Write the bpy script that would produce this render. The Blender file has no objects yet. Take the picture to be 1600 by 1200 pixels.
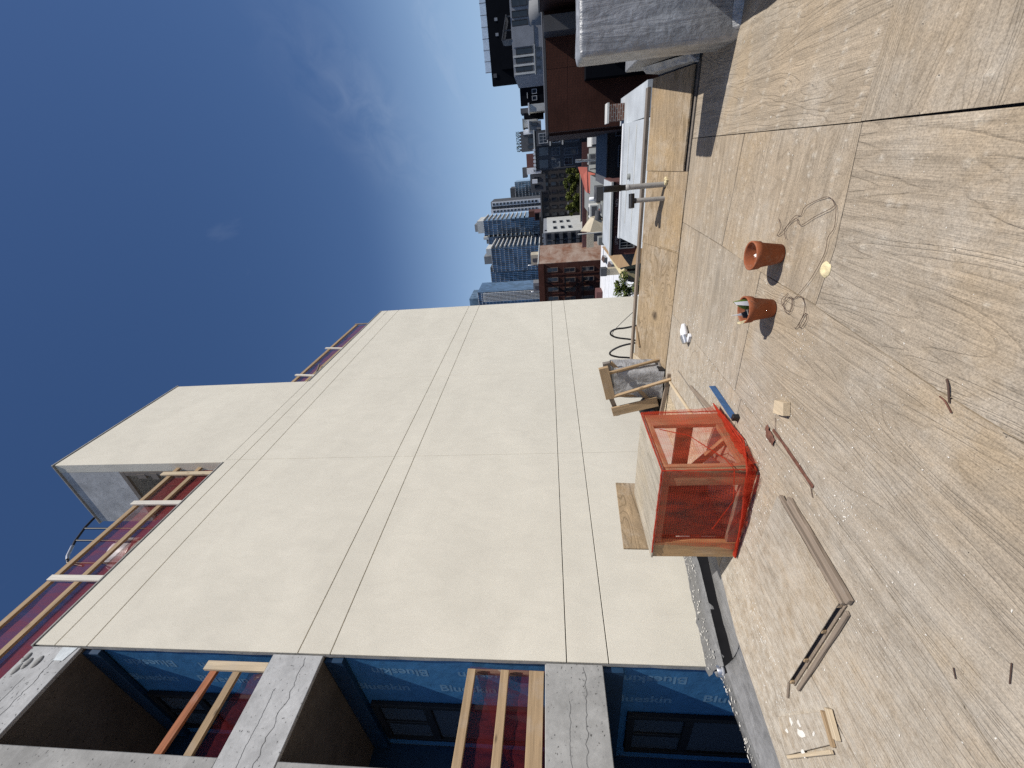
import bpy, bmesh, math, random
from mathutils import Vector, Matrix, noise as mnoise

random.seed(7)
S = bpy.context.scene
C = S.collection
rad = math.radians

# ------------------------------------------------------------------ camera
cam = bpy.data.cameras.new("camera")
cam_o = bpy.data.objects.new("camera", cam)
C.objects.link(cam_o)
S.camera = cam_o
# the photograph is a portrait picture lying on its side: the camera is rolled by 90 degrees
a_right = Vector((0.495711, -0.867675, -0.037562))     # right of the upright picture
a_down = Vector((0.070886, 0.083527, -0.993981))
a_fwd = Vector((0.86559, 0.490065, 0.102911)).normalized()
a_down = (a_down - a_fwd * a_down.dot(a_fwd)).normalized()
a_right = a_down.cross(a_fwd).normalized()
m = Matrix((a_down, a_right, -a_fwd)).transposed().to_4x4()
m.translation = Vector((0, 0, 1.5))
cam_o.matrix_world = m
cam.sensor_fit = 'HORIZONTAL'
cam.sensor_width = 36.0
cam.lens = 36.0 * 631.5 / 1600.0
cam.clip_start = 0.02
cam.clip_end = 6000

# ------------------------------------------------------------------ world, sun, exposure
TOSUN = Vector((-0.17, -0.67, 1.0)).normalized()
W = bpy.data.worlds.new("World")
S.world = W
W.use_nodes = True
nt = W.node_tree
nt.nodes.clear()
out = nt.nodes.new("ShaderNodeOutputWorld")
bg = nt.nodes.new("ShaderNodeBackground")
sky = nt.nodes.new("ShaderNodeTexSky")
sky.sky_type = 'NISHITA'
sky.sun_disc = False
sky.sun_elevation = math.asin(TOSUN.z)
sky.sun_rotation = math.atan2(TOSUN.x, TOSUN.y)
sky.altitude = 20
sky.air_density = 1.0
sky.dust_density = 0.35
sky.ozone_density = 2.2
bg.inputs[1].default_value = 0.076
# thin cirrus: stretched noise on the view direction, the same all round the sky
tc = nt.nodes.new("ShaderNodeTexCoord")
mp = nt.nodes.new("ShaderNodeMapping")
mp.inputs['Rotation'].default_value = (rad(18), rad(-32), rad(25))
mp.inputs['Scale'].default_value = (0.9, 2.4, 1.5)
mp.inputs['Location'].default_value = (0.35, 0.2, 0.55)
nz = nt.nodes.new("ShaderNodeTexNoise")
nz.inputs['Scale'].default_value = 1.25
nz.inputs['Detail'].default_value = 8
nz.inputs['Roughness'].default_value = 0.58
nz.inputs['Distortion'].default_value = 0.7
rp = nt.nodes.new("ShaderNodeValToRGB")
rp.color_ramp.elements[0].position = 0.60
rp.color_ramp.elements[0].color = (0, 0, 0, 1)
rp.color_ramp.elements[1].position = 0.86
rp.color_ramp.elements[1].color = (0.16, 0.16, 0.16, 1)
mx = nt.nodes.new("ShaderNodeMix")
mx.data_type = 'RGBA'
mx.inputs[7].default_value = (7.5, 8.6, 10.5, 1)
hs = nt.nodes.new("ShaderNodeHueSaturation")
hs.inputs['Saturation'].default_value = 1.22
L = nt.links.new
L(tc.outputs['Generated'], mp.inputs['Vector'])
L(mp.outputs[0], nz.inputs['Vector'])
L(nz.outputs[0], rp.inputs[0])
# one drawn-out wisp of cirrus standing over the city
def wisp(centre, along, la, lb, gain, seed):
    c0 = Vector(centre).normalized()
    e1 = (Vector(along) - c0 * Vector(along).dot(c0)).normalized()
    e2 = c0.cross(e1)
    def dotn(v):
        n = nt.nodes.new("ShaderNodeVectorMath")
        n.operation = 'DOT_PRODUCT'
        n.inputs[1].default_value = v
        L(tc.outputs['Generated'], n.inputs[0])
        return n.outputs['Value']
    def mt2(op, a, b):
        n = nt.nodes.new("ShaderNodeMath")
        n.operation = op
        for i, q in enumerate((a, b)):
            if hasattr(q, 'is_output'):
                L(q, n.inputs[i])
            else:
                n.inputs[i].default_value = q
        return n.outputs[0]
    da, db = mt2('DIVIDE', dotn(e1), la), mt2('DIVIDE', dotn(e2), lb)
    r2 = mt2('ADD', mt2('MULTIPLY', da, da), mt2('MULTIPLY', db, db))
    fall = mt2('POWER', 2.718, mt2('MULTIPLY', r2, -1.0))
    front = mt2('GREATER_THAN', dotn(c0), 0.3)
    cx = nt.nodes.new("ShaderNodeCombineXYZ")
    L(mt2('MULTIPLY', da, 1.5), cx.inputs[0])
    L(mt2('MULTIPLY', db, 0.8), cx.inputs[1])
    cx.inputs[2].default_value = seed
    n = nt.nodes.new("ShaderNodeTexNoise")
    n.inputs['Scale'].default_value = 1.6
    n.inputs['Detail'].default_value = 7
    n.inputs['Roughness'].default_value = 0.6
    n.inputs['Distortion'].default_value = 0.8
    L(cx.outputs[0], n.inputs['Vector'])
    r = nt.nodes.new("ShaderNodeValToRGB")
    r.color_ramp.elements[0].position = 0.34
    r.color_ramp.elements[1].position = 0.95
    L(n.outputs[0], r.inputs[0])
    return mt2('MULTIPLY', mt2('MULTIPLY', mt2('MULTIPLY', fall, front), r.outputs[0]), gain), mt2
w1_, mt2 = wisp((0.9361, -0.0929, 0.3392), (0.0236, 0.0949, -0.0581), 0.17, 0.07, 0.20, 3.0)
w2_, _ = wisp((0.9556, -0.219, 0.1971), (0.018, 0.0751, -0.0202), 0.14, 0.03, 0.20, 8.0)
L(mt2('ADD', mt2('ADD', w1_, w2_), rp.outputs[0]), mx.inputs[0])
L(sky.outputs[0], hs.inputs['Color'])
# the air low over the city is a pale blue all the way round
sx = nt.nodes.new("ShaderNodeSeparateXYZ")
L(tc.outputs['Generated'], sx.inputs[0])
hr = nt.nodes.new("ShaderNodeValToRGB")
hr.color_ramp.elements[0].position = 0.0
hr.color_ramp.elements[0].color = (0.85, 0.85, 0.85, 1)
hr.color_ramp.interpolation = 'EASE'
hr.color_ramp.elements[1].position = 0.42
hr.color_ramp.elements[1].color = (0, 0, 0, 1)
L(sx.outputs[2], hr.inputs[0])
hm = nt.nodes.new("ShaderNodeMix")
hm.data_type = 'RGBA'
hm.inputs[7].default_value = (4.5, 6.9, 10.3, 1)
L(hr.outputs[0], hm.inputs[0])
tint = nt.nodes.new("ShaderNodeMix")
tint.data_type = 'RGBA'
tint.blend_type = 'MULTIPLY'
tint.inputs[0].default_value = 1.0
tint.inputs[7].default_value = (1.18, 1.0, 1.06, 1)
L(hs.outputs[0], tint.inputs[6])
L(tint.outputs[2], hm.inputs[6])
L(hm.outputs[2], mx.inputs[6])
L(mx.outputs[2], bg.inputs[0])
L(bg.outputs[0], out.inputs[0])

sun = bpy.data.lights.new("sun", 'SUN')
sun.energy = 4.9
sun.angle = rad(0.5)
sun.color = (1.0, 0.955, 0.89)
sun_o = bpy.data.objects.new("sun", sun)
C.objects.link(sun_o)
sun_o.location = (0, -20, 40)
sun_o.rotation_euler = (-TOSUN).to_track_quat('-Z', 'Y').to_euler()

S.view_settings.view_transform = 'Standard'
S.view_settings.look = 'None'
S.view_settings.exposure = 0.0
S.view_settings.gamma = 1.0
S.view_settings.use_curve_mapping = False
S.render.engine = 'CYCLES'
S.cycles.max_bounces = 8
S.cycles.use_denoising = False
S.cycles.sample_clamp_indirect = 6.0
S.cycles.caustics_reflective = False
S.cycles.caustics_refractive = False
S.cycles.transparent_max_bounces = 16

# ------------------------------------------------------------------ material helpers
def new_mat(name):
    mt = bpy.data.materials.new(name)
    mt.use_nodes = True
    t = mt.node_tree
    b = t.nodes['Principled BSDF']
    return mt, t, b

def N(t, typ, **k):
    n = t.nodes.new(typ)
    for a, v in k.items():
        if hasattr(n, a) and not a[0].isupper():
            setattr(n, a, v)
        else:
            n.inputs[a.replace('_', ' ')].default_value = v
    return n

def mixc(t, fac, a, b, blend='MIX'):
    n = t.nodes.new("ShaderNodeMix")
    n.data_type = 'RGBA'
    n.blend_type = blend
    for s, v in ((0, fac), (6, a), (7, b)):
        if hasattr(v, 'is_output'):
            t.links.new(v, n.inputs[s])
        else:
            n.inputs[s].default_value = (*v, 1) if isinstance(v, tuple) and len(v) == 3 else v
    return n.outputs[2]

def ramp(t, fac, stops):
    n = t.nodes.new("ShaderNodeValToRGB")
    e = n.color_ramp.elements
    while len(e) < len(stops):
        e.new(0.5)
    for i, (p, c) in enumerate(stops):
        e[i].position = p
        e[i].color = (c, c, c, 1) if not isinstance(c, tuple) else (*c, 1)
    t.links.new(fac, n.inputs[0])
    return n.outputs[0]

def mth(t, op, a, b=None, c=None):
    n = t.nodes.new("ShaderNodeMath")
    n.operation = op
    for i, v in enumerate((a, b, c)):
        if v is None:
            continue
        if hasattr(v, 'is_output'):
            t.links.new(v, n.inputs[i])
        else:
            n.inputs[i].default_value = v
    return n.outputs[0]

def coords(t, scale=(1, 1, 1), rnd=True, loc=(0, 0, 0), rot=(0, 0, 0)):
    tcn = t.nodes.new("ShaderNodeTexCoord")
    mpn = t.nodes.new("ShaderNodeMapping")
    mpn.inputs['Scale'].default_value = scale
    mpn.inputs['Location'].default_value = loc
    mpn.inputs['Rotation'].default_value = rot
    if rnd:
        oi = t.nodes.new("ShaderNodeObjectInfo")
        cx = t.nodes.new("ShaderNodeCombineXYZ")
        for i, k in enumerate((37.0, 61.0, 23.0)):
            t.links.new(mth(t, 'MULTIPLY', oi.outputs['Random'], k), cx.inputs[i])
        va = t.nodes.new("ShaderNodeVectorMath")
        t.links.new(tcn.outputs['Object'], va.inputs[0])
        t.links.new(cx.outputs[0], va.inputs[1])
        t.links.new(va.outputs[0], mpn.inputs[0])
    else:
        t.links.new(tcn.outputs['Object'], mpn.inputs[0])
    return mpn.outputs[0]

def noise(t, vec, scale=1.0, detail=3, rough=0.5, dist=0.0):
    n = t.nodes.new("ShaderNodeTexNoise")
    n.inputs['Scale'].default_value = scale
    n.inputs['Detail'].default_value = detail
    n.inputs['Roughness'].default_value = rough
    n.inputs['Distortion'].default_value = dist
    t.links.new(vec, n.inputs['Vector'])
    return n.outputs[0]

def bump(t, b, h, strength=0.3, dist=0.01):
    n = t.nodes.new("ShaderNodeBump")
    n.inputs['Strength'].default_value = strength
    n.inputs['Distance'].default_value = dist
    t.links.new(h, n.inputs['Height'])
    t.links.new(n.outputs[0], b.inputs['Normal'])

def simple(name, col, rough=0.7, metal=0.0, var=0.18, scale=6.0, bmp=0.15, spec=0.4, bscale=60, rnd=True):
    mt, t, b = new_mat(name)
    v = coords(t, rnd=rnd)
    n1 = noise(t, v, scale, 5, 0.6)
    k = ramp(t, n1, [(0.3, 1 - var), (0.7, 1 + var * 0.6)])
    t.links.new(mixc(t, 1.0, col, k, 'MULTIPLY'), b.inputs['Base Color'])
    b.inputs['Roughness'].default_value = rough
    b.inputs['Metallic'].default_value = metal
    b.inputs['Specular IOR Level'].default_value = spec
    if bmp:
        bump(t, b, noise(t, v, bscale, 3, 0.6), bmp, 0.004)
    return mt

def plywood(name, tan, grey, line=0.5, grain_axis='x', freq=9.0, weather=0.5, stain=None, plaster=False):
    mt, t, b = new_mat(name)
    sc = (0.85, 4.4, 4.4) if grain_axis == 'x' else (4.4, 0.85, 1.5)
    v = coords(t, sc)
    v1 = coords(t)
    fld = noise(t, v, 0.85, 2.0, 0.45, 0.9)
    saw = mth(t, 'FRACT', mth(t, 'MULTIPLY', fld, freq))
    edge = ramp(t, saw, [(0.0, 1.0), (0.10, 0.22), (0.4, 0.0), (0.8, 0.10), (1.0, 0.95)])
    amt = ramp(t, noise(t, v1, 1.4, 3, 0.5), [(0.32, 0.25), (0.68, 1.0)])
    gs = (5, 150, 5) if grain_axis == 'x' else (150, 5, 5)
    fine = noise(t, coords(t, gs), 1.0, 3, 0.6, 0.3)
    mid_s = (1.6, 22, 4) if grain_axis == 'x' else (22, 1.6, 4)
    mid = noise(t, coords(t, mid_s), 1.0, 4, 0.6, 0.6)
    wth = ramp(t, noise(t, v1, 0.9, 6, 0.62, 0.4), [(0.5 - weather * 0.32, 0.0), (0.8 - weather * 0.2, 1.0)])
    base = mixc(t, wth, tan, grey)
    f1 = ramp(t, fine, [(0.3, 0.86), (0.7, 1.08)])
    f2 = ramp(t, mid, [(0.28, 0.76), (0.72, 1.16)])
    base = mixc(t, 1.0, base, f1, 'MULTIPLY')
    base = mixc(t, 1.0, base, f2, 'MULTIPLY')
    dk = tuple(c * 0.52 for c in tan)
    base = mixc(t, mth(t, 'MULTIPLY', mth(t, 'MULTIPLY', edge, amt), line), base, dk)
    wa = t.nodes.new("ShaderNodeAttribute")
    wa.attribute_name = "wear"
    base = mixc(t, mth(t, 'MULTIPLY', mth(t, 'MULTIPLY', wa.outputs['Fac'], ramp(t, noise(t, v1, 60, 5, 0.75), [(0.36, 0.0), (0.62, 1.0)])), 0.85), base, (0.60, 0.555, 0.47))
    gold = ramp(t, noise(t, v1, 1.1, 4, 0.6, 0.3), [(0.52, 0.0), (0.75, 0.55)])
    base = mixc(t, gold, base, tuple(c * k for c, k in zip(tan, (1.06, 0.98, 0.82))))
    # foot-worn pale dust and darker damp patches
    dust = ramp(t, noise(t, v1, 3.3, 7, 0.72), [(0.50, 0.0), (0.74, 0.5)])
    base = mixc(t, dust, base, (0.50, 0.455, 0.385))
    damp = ramp(t, noise(t, v1, 2.1, 5, 0.6, 0.5), [(0.6, 0.0), (0.76, 0.35)])
    base = mixc(t, damp, base, tuple(c * 0.62 for c in grey))
    grit = ramp(t, noise(t, v1, 130, 3, 0.7), [(0.28, 0.66), (0.5, 1.0), (0.72, 1.26)])
    base = mixc(t, 1.0, base, grit, 'MULTIPLY')
    pore = ramp(t, noise(t, coords(t, (1, 3.2, 1) if grain_axis == 'x' else (3.2, 1, 1)), 70, 2, 0.5), [(0.24, 0.75), (0.31, 0.0)])
    base = mixc(t, pore, base, tuple(c * 0.45 for c in tan))
    if plaster:
        tcw = t.nodes.new("ShaderNodeNewGeometry")
        spw = t.nodes.new("ShaderNodeSeparateXYZ")
        t.links.new(tcw.outputs['Position'], spw.inputs[0])
        near_wall = ramp(t, mth(t, 'MULTIPLY', spw.outputs[1], 0.25), [(0.30, 0.0), (0.78, 1.0)])
        pd = mth(t, 'MULTIPLY', near_wall, ramp(t, noise(t, v1, 13, 8, 0.78), [(0.38, 0.0), (0.66, 0.75)]))
        base = mixc(t, pd, base, (0.58, 0.535, 0.455))
    if stain:
        tcn = t.nodes.new("ShaderNodeTexCoord")
        vd = t.nodes.new("ShaderNodeVectorMath")
        vd.operation = 'DISTANCE'
        wob = t.nodes.new("ShaderNodeVectorMath")
        wob.operation = 'MULTIPLY_ADD'
        nn = t.nodes.new("ShaderNodeTexNoise")
        nn.inputs['Scale'].default_value = 22
        t.links.new(tcn.outputs['Object'], nn.inputs['Vector'])
        t.links.new(nn.outputs['Color'], wob.inputs[0])
        wob.inputs[1].default_value = (0.06, 0.06, 0.0)
        t.links.new(tcn.outputs['Object'], wob.inputs[2])
        t.links.new(wob.outputs[0], vd.inputs[0])
        vd.inputs[1].default_value = stain
        base = mixc(t, ramp(t, vd.outputs['Value'], [(0.02, 0.85), (0.085, 0.0)]), base, (0.035, 0.025, 0.02))
    t.links.new(base, b.inputs['Base Color'])
    b.inputs['Roughness'].default_value = 0.86
    b.inputs['Specular IOR Level'].default_value = 0.18
    h = mth(t, 'ADD', mth(t, 'MULTIPLY', fine, 0.5), mth(t, 'MULTIPLY', mid, 0.6))
    h = mth(t, 'SUBTRACT', h, mth(t, 'MULTIPLY', edge, 0.35))
    h = mth(t, 'ADD', h, mth(t, 'MULTIPLY', noise(t, v1, 7, 4, 0.6), 1.1))
    h = mth(t, 'ADD', h, mth(t, 'MULTIPLY', noise(t, v1, 38, 3, 0.6), 0.5))
    bump(t, b, h, 0.75, 0.010)
    return mt

def wood(name, col, dark=0.55, rough=0.75):
    """planed timber, grain along the object's local x"""
    mt, t, b = new_mat(name)
    v = coords(t, (1.2, 26, 26))
    n1 = noise(t, v, 1.0, 4, 0.6, 0.8)
    n2 = noise(t, coords(t, (4, 160, 160)), 1.0, 2, 0.5)
    v1 = coords(t)
    k = mixc(t, ramp(t, n1, [(0.34, 0.0), (0.66, 1.0)]), tuple(c * dark for c in col), col)
    k = mixc(t, 1.0, k, ramp(t, n2, [(0.3, 0.85), (0.7, 1.07)]), 'MULTIPLY')
    vo = t.nodes.new("ShaderNodeTexVoronoi")
    vo.inputs['Scale'].default_value = 1.0
    t.links.new(coords(t, (3.1, 9, 9)), vo.inputs['Vector'])
    kn = ramp(t, vo.outputs['Distance'], [(0.05, 0.85), (0.14, 0.0)])
    k = mixc(t, kn, k, tuple(c * 0.28 for c in col))
    k = mixc(t, ramp(t, noise(t, v1, 5, 5, 0.6), [(0.55, 0), (0.8, 0.35)]), k, (0.42, 0.39, 0.35))
    t.links.new(k, b.inputs['Base Color'])
    b.inputs['Roughness'].default_value = rough
    b.inputs['Specular IOR Level'].default_value = 0.25
    bump(t, b, mth(t, 'ADD', n1, n2), 0.25, 0.004)
    return mt

def osb(name, col):
    mt, t, b = new_mat(name)
    v = coords(t)
    vo = t.nodes.new("ShaderNodeTexVoronoi")
    vo.inputs['Scale'].default_value = 38
    wv = t.nodes.new("ShaderNodeVectorMath")
    wv.operation = 'MULTIPLY'
    wv.inputs[1].default_value = (1, 2.6, 1.7)
    t.links.new(v, wv.inputs[0])
    t.links.new(wv.outputs[0], vo.inputs['Vector'])
    g = t.nodes.new("ShaderNodeRGBToBW")
    t.links.new(vo.outputs['Color'], g.inputs[0])
    k = mixc(t, 1.0, col, ramp(t, g.outputs[0], [(0.15, 0.62), (0.8, 1.18)]), 'MULTIPLY')
    k = mixc(t, ramp(t, noise(t, v, 4, 5, 0.6), [(0.5, 0), (0.8, 0.5)]), k, (0.46, 0.43, 0.38))
    t.links.new(k, b.inputs['Base Color'])
    b.inputs['Roughness'].default_value = 0.85
    b.inputs['Specular IOR Level'].default_value = 0.2
    bump(t, b, g.outputs[0], 0.4, 0.004)
    return mt

def stucco(name, col):
    mt, t, b = new_mat(name)
    v = coords(t, rnd=False)
    big = noise(t, coords(t, (0.5, 0.5, 1.1), rnd=False), 0.9, 6, 0.62, 0.5)
    trow = noise(t, coords(t, (2.2, 2.2, 1.0), rnd=False, rot=(0, rad(35), 0)), 2.0, 6, 0.7, 0.8)
    grit = noise(t, v, 120, 4, 0.7)
    k = mixc(t, 1.0, col, ramp(t, big, [(0.3, 0.94), (0.7, 1.04)]), 'MULTIPLY')
    k = mixc(t, 1.0, k, ramp(t, trow, [(0.3, 0.945), (0.7, 1.03)]), 'MULTIPLY')
    k = mixc(t, 1.0, k, ramp(t, grit, [(0.32, 0.82), (0.68, 1.08)]), 'MULTIPLY')
    t.links.new(k, b.inputs['Base Color'])
    b.inputs['Roughness'].default_value = 0.92
    b.inputs['Specular IOR Level'].default_value = 0.12
    h = mth(t, 'ADD', mth(t, 'MULTIPLY', trow, 0.7), mth(t, 'MULTIPLY', grit, 0.55))
    bump(t, b, h, 0.55, 0.007)
    return mt

def concrete(name, col, crack=True, dark=False):
    mt, t, b = new_mat(name)
    v = coords(t)
    n1 = noise(t, v, 3.0, 8, 0.65)
    n2 = noise(t, v, 17, 5, 0.7)
    k = mixc(t, 1.0, col, ramp(t, n1, [(0.3, 0.74), (0.7, 1.14)]), 'MULTIPLY')
    k = mixc(t, 1.0, k, ramp(t, n2, [(0.3, 0.86), (0.7, 1.08)]), 'MULTIPLY')
    pits = ramp(t, noise(t, v, 34, 2, 0.5), [(0.285, 1.0), (0.33, 0.0)])
    k = mixc(t, pits, k, tuple(c * 0.3 for c in col))
    t.links.new(k, b.inputs['Base Color'])
    b.inputs['Roughness'].default_value = 0.9
    b.inputs['Specular IOR Level'].default_value = 0.15
    h = mth(t, 'SUBTRACT', mth(t, 'ADD', n1, mth(t, 'MULTIPLY', n2, 0.6)), pits)
    bump(t, b, h, 0.35, 0.01)
    return mt

def silver(name, col=(0.42, 0.43, 0.44)):
    mt, t, b = new_mat(name)
    v = coords(t)
    run = noise(t, coords(t, (5, 7, 0.9)), 1.6, 5, 0.6, 0.6)
    bl = noise(t, v, 16, 4, 0.6, 0.4)
    vo = t.nodes.new("ShaderNodeTexVoronoi")
    vo.feature = 'SMOOTH_F1'
    vo.inputs['Scale'].default_value = 24
    t.links.new(v, vo.inputs['Vector'])
    k = mixc(t, ramp(t, run, [(0.3, 0), (0.7, 1)]), tuple(c * 0.66 for c in col), col)
    k = mixc(t, 1.0, k, ramp(t, bl, [(0.3, 0.75), (0.7, 1.15)]), 'MULTIPLY')
    t.links.new(k, b.inputs['Base Color'])
    b.inputs['Metallic'].default_value = 0.35
    b.inputs['Roughness'].default_value = 0.5
    h = mth(t, 'ADD', mth(t, 'MULTIPLY', run, 1.6), mth(t, 'ADD', mth(t, 'MULTIPLY', bl, 0.45), mth(t, 'MULTIPLY', vo.outputs['Distance'], -0.15)))
    bump(t, b, h, 0.7, 0.022)
    return mt

def membrane(name, col):
    mt, t, b = new_mat(name)
    v = coords(t)
    cr = noise(t, coords(t, (2.4, 7, 7)), 1.5, 6, 0.6, 1.2)
    n2 = noise(t, v, 12, 6, 0.7)
    k = mixc(t, 1.0, col, ramp(t, n2, [(0.3, 0.7), (0.72, 1.25)]), 'MULTIPLY')
    t.links.new(k, b.inputs['Base Color'])
    b.inputs['Roughness'].default_value = 0.5
    b.inputs['Specular IOR Level'].default_value = 0.5
    bump(t, b, mth(t, 'ADD', cr, mth(t, 'MULTIPLY', n2, 0.3)), 0.7, 0.03)
    return mt

def netting(name, col, opac, fold=True, weave=0.0):
    mt, t, b = new_mat(name)
    o = t.nodes['Material Output']
    v = coords(t)
    tr = t.nodes.new("ShaderNodeBsdfTransparent")
    tr.inputs[0].default_value = (1.0, 0.93, 0.9, 1)
    df = t.nodes.new("ShaderNodeBsdfDiffuse")
    tl = t.nodes.new("ShaderNodeBsdfTranslucent")
    df.inputs[0].default_value = (*col, 1)
    tl.inputs[0].default_value = (*col, 1)
    ms = t.nodes.new("ShaderNodeMixShader")
    ms.inputs[0].default_value = 0.35
    t.links.new(df.outputs[0], ms.inputs[1])
    t.links.new(tl.outputs[0], ms.inputs[2])
    wv = noise(t, coords(t, (6, 6, 1.6)), 1.4, 4, 0.6, 0.8)
    fac = ramp(t, wv, [(0.28, max(opac - 0.16, 0)), (0.72, min(opac + 0.22, 1))])
    if weave:
        ge = coords(t, rnd=False)
        spx = t.nodes.new("ShaderNodeSeparateXYZ")
        t.links.new(ge, spx.inputs[0])
        hx = mth(t, 'SINE', mth(t, 'MULTIPLY', mth(t, 'ADD', spx.outputs[0], spx.outputs[1]), 2 * math.pi / weave))
        hz = mth(t, 'SINE', mth(t, 'MULTIPLY', spx.outputs[2], 2 * math.pi / weave))
        thr = mth(t, 'MAXIMUM', hx, hz)
        fac = mth(t, 'MULTIPLY', fac, ramp(t, thr, [(0.0, 0.6), (0.9, 1.4)]))
    m2 = t.nodes.new("ShaderNodeMixShader")
    t.links.new(fac, m2.inputs[0])
    t.links.new(tr.outputs[0], m2.inputs[1])
    t.links.new(ms.outputs[0], m2.inputs[2])
    t.links.new(m2.outputs[0], o.inputs[0])
    return mt

def glass_dark(name, col=(0.02, 0.025, 0.035), rough=0.06):
    mt, t, b = new_mat(name)
    b.inputs['Base Color'].default_value = (*col, 1)
    b.inputs['Roughness'].default_value = rough
    b.inputs['Specular IOR Level'].default_value = 0.6
    v = coords(t)
    bump(t, b, noise(t, v, 1.2, 2, 0.5), 0.08, 0.02)
    return mt

def brickwork(name, c1, c2, mortar, scale=1.0, worn=0.0):
    mt, t, b = new_mat(name)
    v = coords(t, rnd=False)
    sp = t.nodes.new("ShaderNodeSeparateXYZ")
    t.links.new(v, sp.inputs[0])
    cx = t.nodes.new("ShaderNodeCombineXYZ")
    t.links.new(mth(t, 'ADD', sp.outputs[0], sp.outputs[1]), cx.inputs[0])
    t.links.new(sp.outputs[2], cx.inputs[1])
    br = t.nodes.new("ShaderNodeTexBrick")
    br.inputs['Color1'].default_value = (*c1, 1)
    br.inputs['Color2'].default_value = (*c2, 1)
    br.inputs['Mortar'].default_value = (*mortar, 1)
    br.inputs['Scale'].default_value = scale
    br.inputs['Mortar Size'].default_value = 0.012
    br.inputs['Brick Width'].default_value = 0.22
    br.inputs['Row Height'].default_value = 0.075
    t.links.new(cx.outputs[0], br.inputs['Vector'])
    k = mixc(t, 1.0, br.outputs['Color'], ramp(t, noise(t, v, 0.7, 6, 0.65), [(0.3, 0.75), (0.7, 1.2)]), 'MULTIPLY')
    if worn:
        k = mixc(t, ramp(t, noise(t, coords(t, (0.3, 1, 0.8), rnd=False), 0.6, 8, 0.72, 0.5), [(0.36, 0), (0.60, worn)]), k, (0.42, 0.33, 0.27))
    t.links.new(k, b.inputs['Base Color'])
    b.inputs['Roughness'].default_value = 0.9
    b.inputs['Specular IOR Level'].default_value = 0.1
    return mt

# ------------------------------------------------------------------ palette
M = {}
M['deck'] = plywood("weathered_plywood", (0.400, 0.318, 0.222), (0.352, 0.305, 0.242), 0.45, 'x', 14, 0.6, plaster=True)
M['deck_y'] = plywood("weathered_plywood_cross", (0.405, 0.322, 0.226), (0.358, 0.310, 0.245), 0.7, 'y', 17, 0.6, plaster=True)
M['ply_new'] = plywood("fresh_plywood", (0.405, 0.298, 0.175), (0.32, 0.25, 0.175), 1.5, 'y', 18, 0.45, stain=(5.33, 2.06, 0.13))
M['ply_up'] = plywood("standing_plywood", (0.40, 0.29, 0.17), (0.34, 0.25, 0.16), 1.1, 'x', 9, 0.3)
M['ply_edge'] = wood("plywood_edge", (0.30, 0.22, 0.14))
M['ply_pale'] = plywood("pale_grey_plywood", (0.43, 0.375, 0.285), (0.37, 0.335, 0.275), 0.35, 'x', 8, 0.5)
M['osb'] = osb("strand_board", (0.46, 0.375, 0.26))
M['osb_pale'] = osb("pale_strand_board", (0.40, 0.36, 0.29))
M['pine'] = wood("pine_timber", (0.44, 0.31, 0.18), 0.72)
M['pine_tan'] = wood("tan_timber", (0.58, 0.37, 0.18), 0.7)
M['pine_pale'] = wood("pale_pine_timber", (0.62, 0.50, 0.34), 0.82)
M['pine_white'] = wood("whitewashed_timber", (0.72, 0.67, 0.58), 0.85)
M['pine_old'] = wood("weathered_timber", (0.29, 0.23, 0.175), 0.72)
M['pine_grey'] = wood("grey_timber", (0.22, 0.19, 0.16), 0.75)
M['pine_red'] = wood("reddish_timber", (0.40, 0.15, 0.07), 0.7)
M['stucco'] = stucco("cream_stucco", (0.705, 0.66, 0.552))
M['groove'] = simple("groove_shadow_grey", (0.16, 0.155, 0.14), 0.9)
M['conc'] = concrete("raw_concrete", (0.36, 0.355, 0.335))
M['conc_lt'] = concrete("pale_concrete", (0.47, 0.47, 0.46))
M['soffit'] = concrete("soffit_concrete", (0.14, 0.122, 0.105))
M['crack'] = simple("crack_dark", (0.15, 0.145, 0.135), 0.95, bmp=0)
M['silver'] = silver("aluminium_roof_coating")
M['silver_lt'] = silver("bright_aluminium_coating", (0.55, 0.55, 0.54))
M['membrane'] = membrane("grey_roof_membrane", (0.20, 0.20, 0.20))
M['flash'] = membrane("rough_grey_flashing", (0.15, 0.15, 0.147))
M['net'] = netting("orange_red_netting", (0.60, 0.075, 0.035), 0.30, weave=0.018)
M['net_thick'] = netting("bunched_red_netting", (0.55, 0.065, 0.035), 0.58, weave=0.0125)
M['net_dark'] = netting("wine_red_netting", (0.20, 0.028, 0.03), 0.27)
M['net_roof'] = netting("faded_red_netting", (0.30, 0.06, 0.06), 0.46)
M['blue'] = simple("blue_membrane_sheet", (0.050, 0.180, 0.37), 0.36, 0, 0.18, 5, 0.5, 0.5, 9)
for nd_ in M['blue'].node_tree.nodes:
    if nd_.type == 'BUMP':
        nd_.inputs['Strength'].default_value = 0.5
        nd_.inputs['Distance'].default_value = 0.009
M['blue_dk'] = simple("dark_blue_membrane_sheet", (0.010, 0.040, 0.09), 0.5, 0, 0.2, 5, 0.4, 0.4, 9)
M['print'] = simple("pale_blue_print", (0.15, 0.30, 0.46), 0.5, bmp=0)
M['black'] = simple("black_frame", (0.012, 0.012, 0.014), 0.45, bmp=0)
M['glass'] = glass_dark("dark_glass")
M['glass_lt'] = glass_dark("sky_glass", (0.06, 0.075, 0.095), 0.08)
M['terra'] = simple("terracotta", (0.27, 0.088, 0.042), 0.85, 0, 0.2, 9, 0.2, 0.25, 50)
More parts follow.
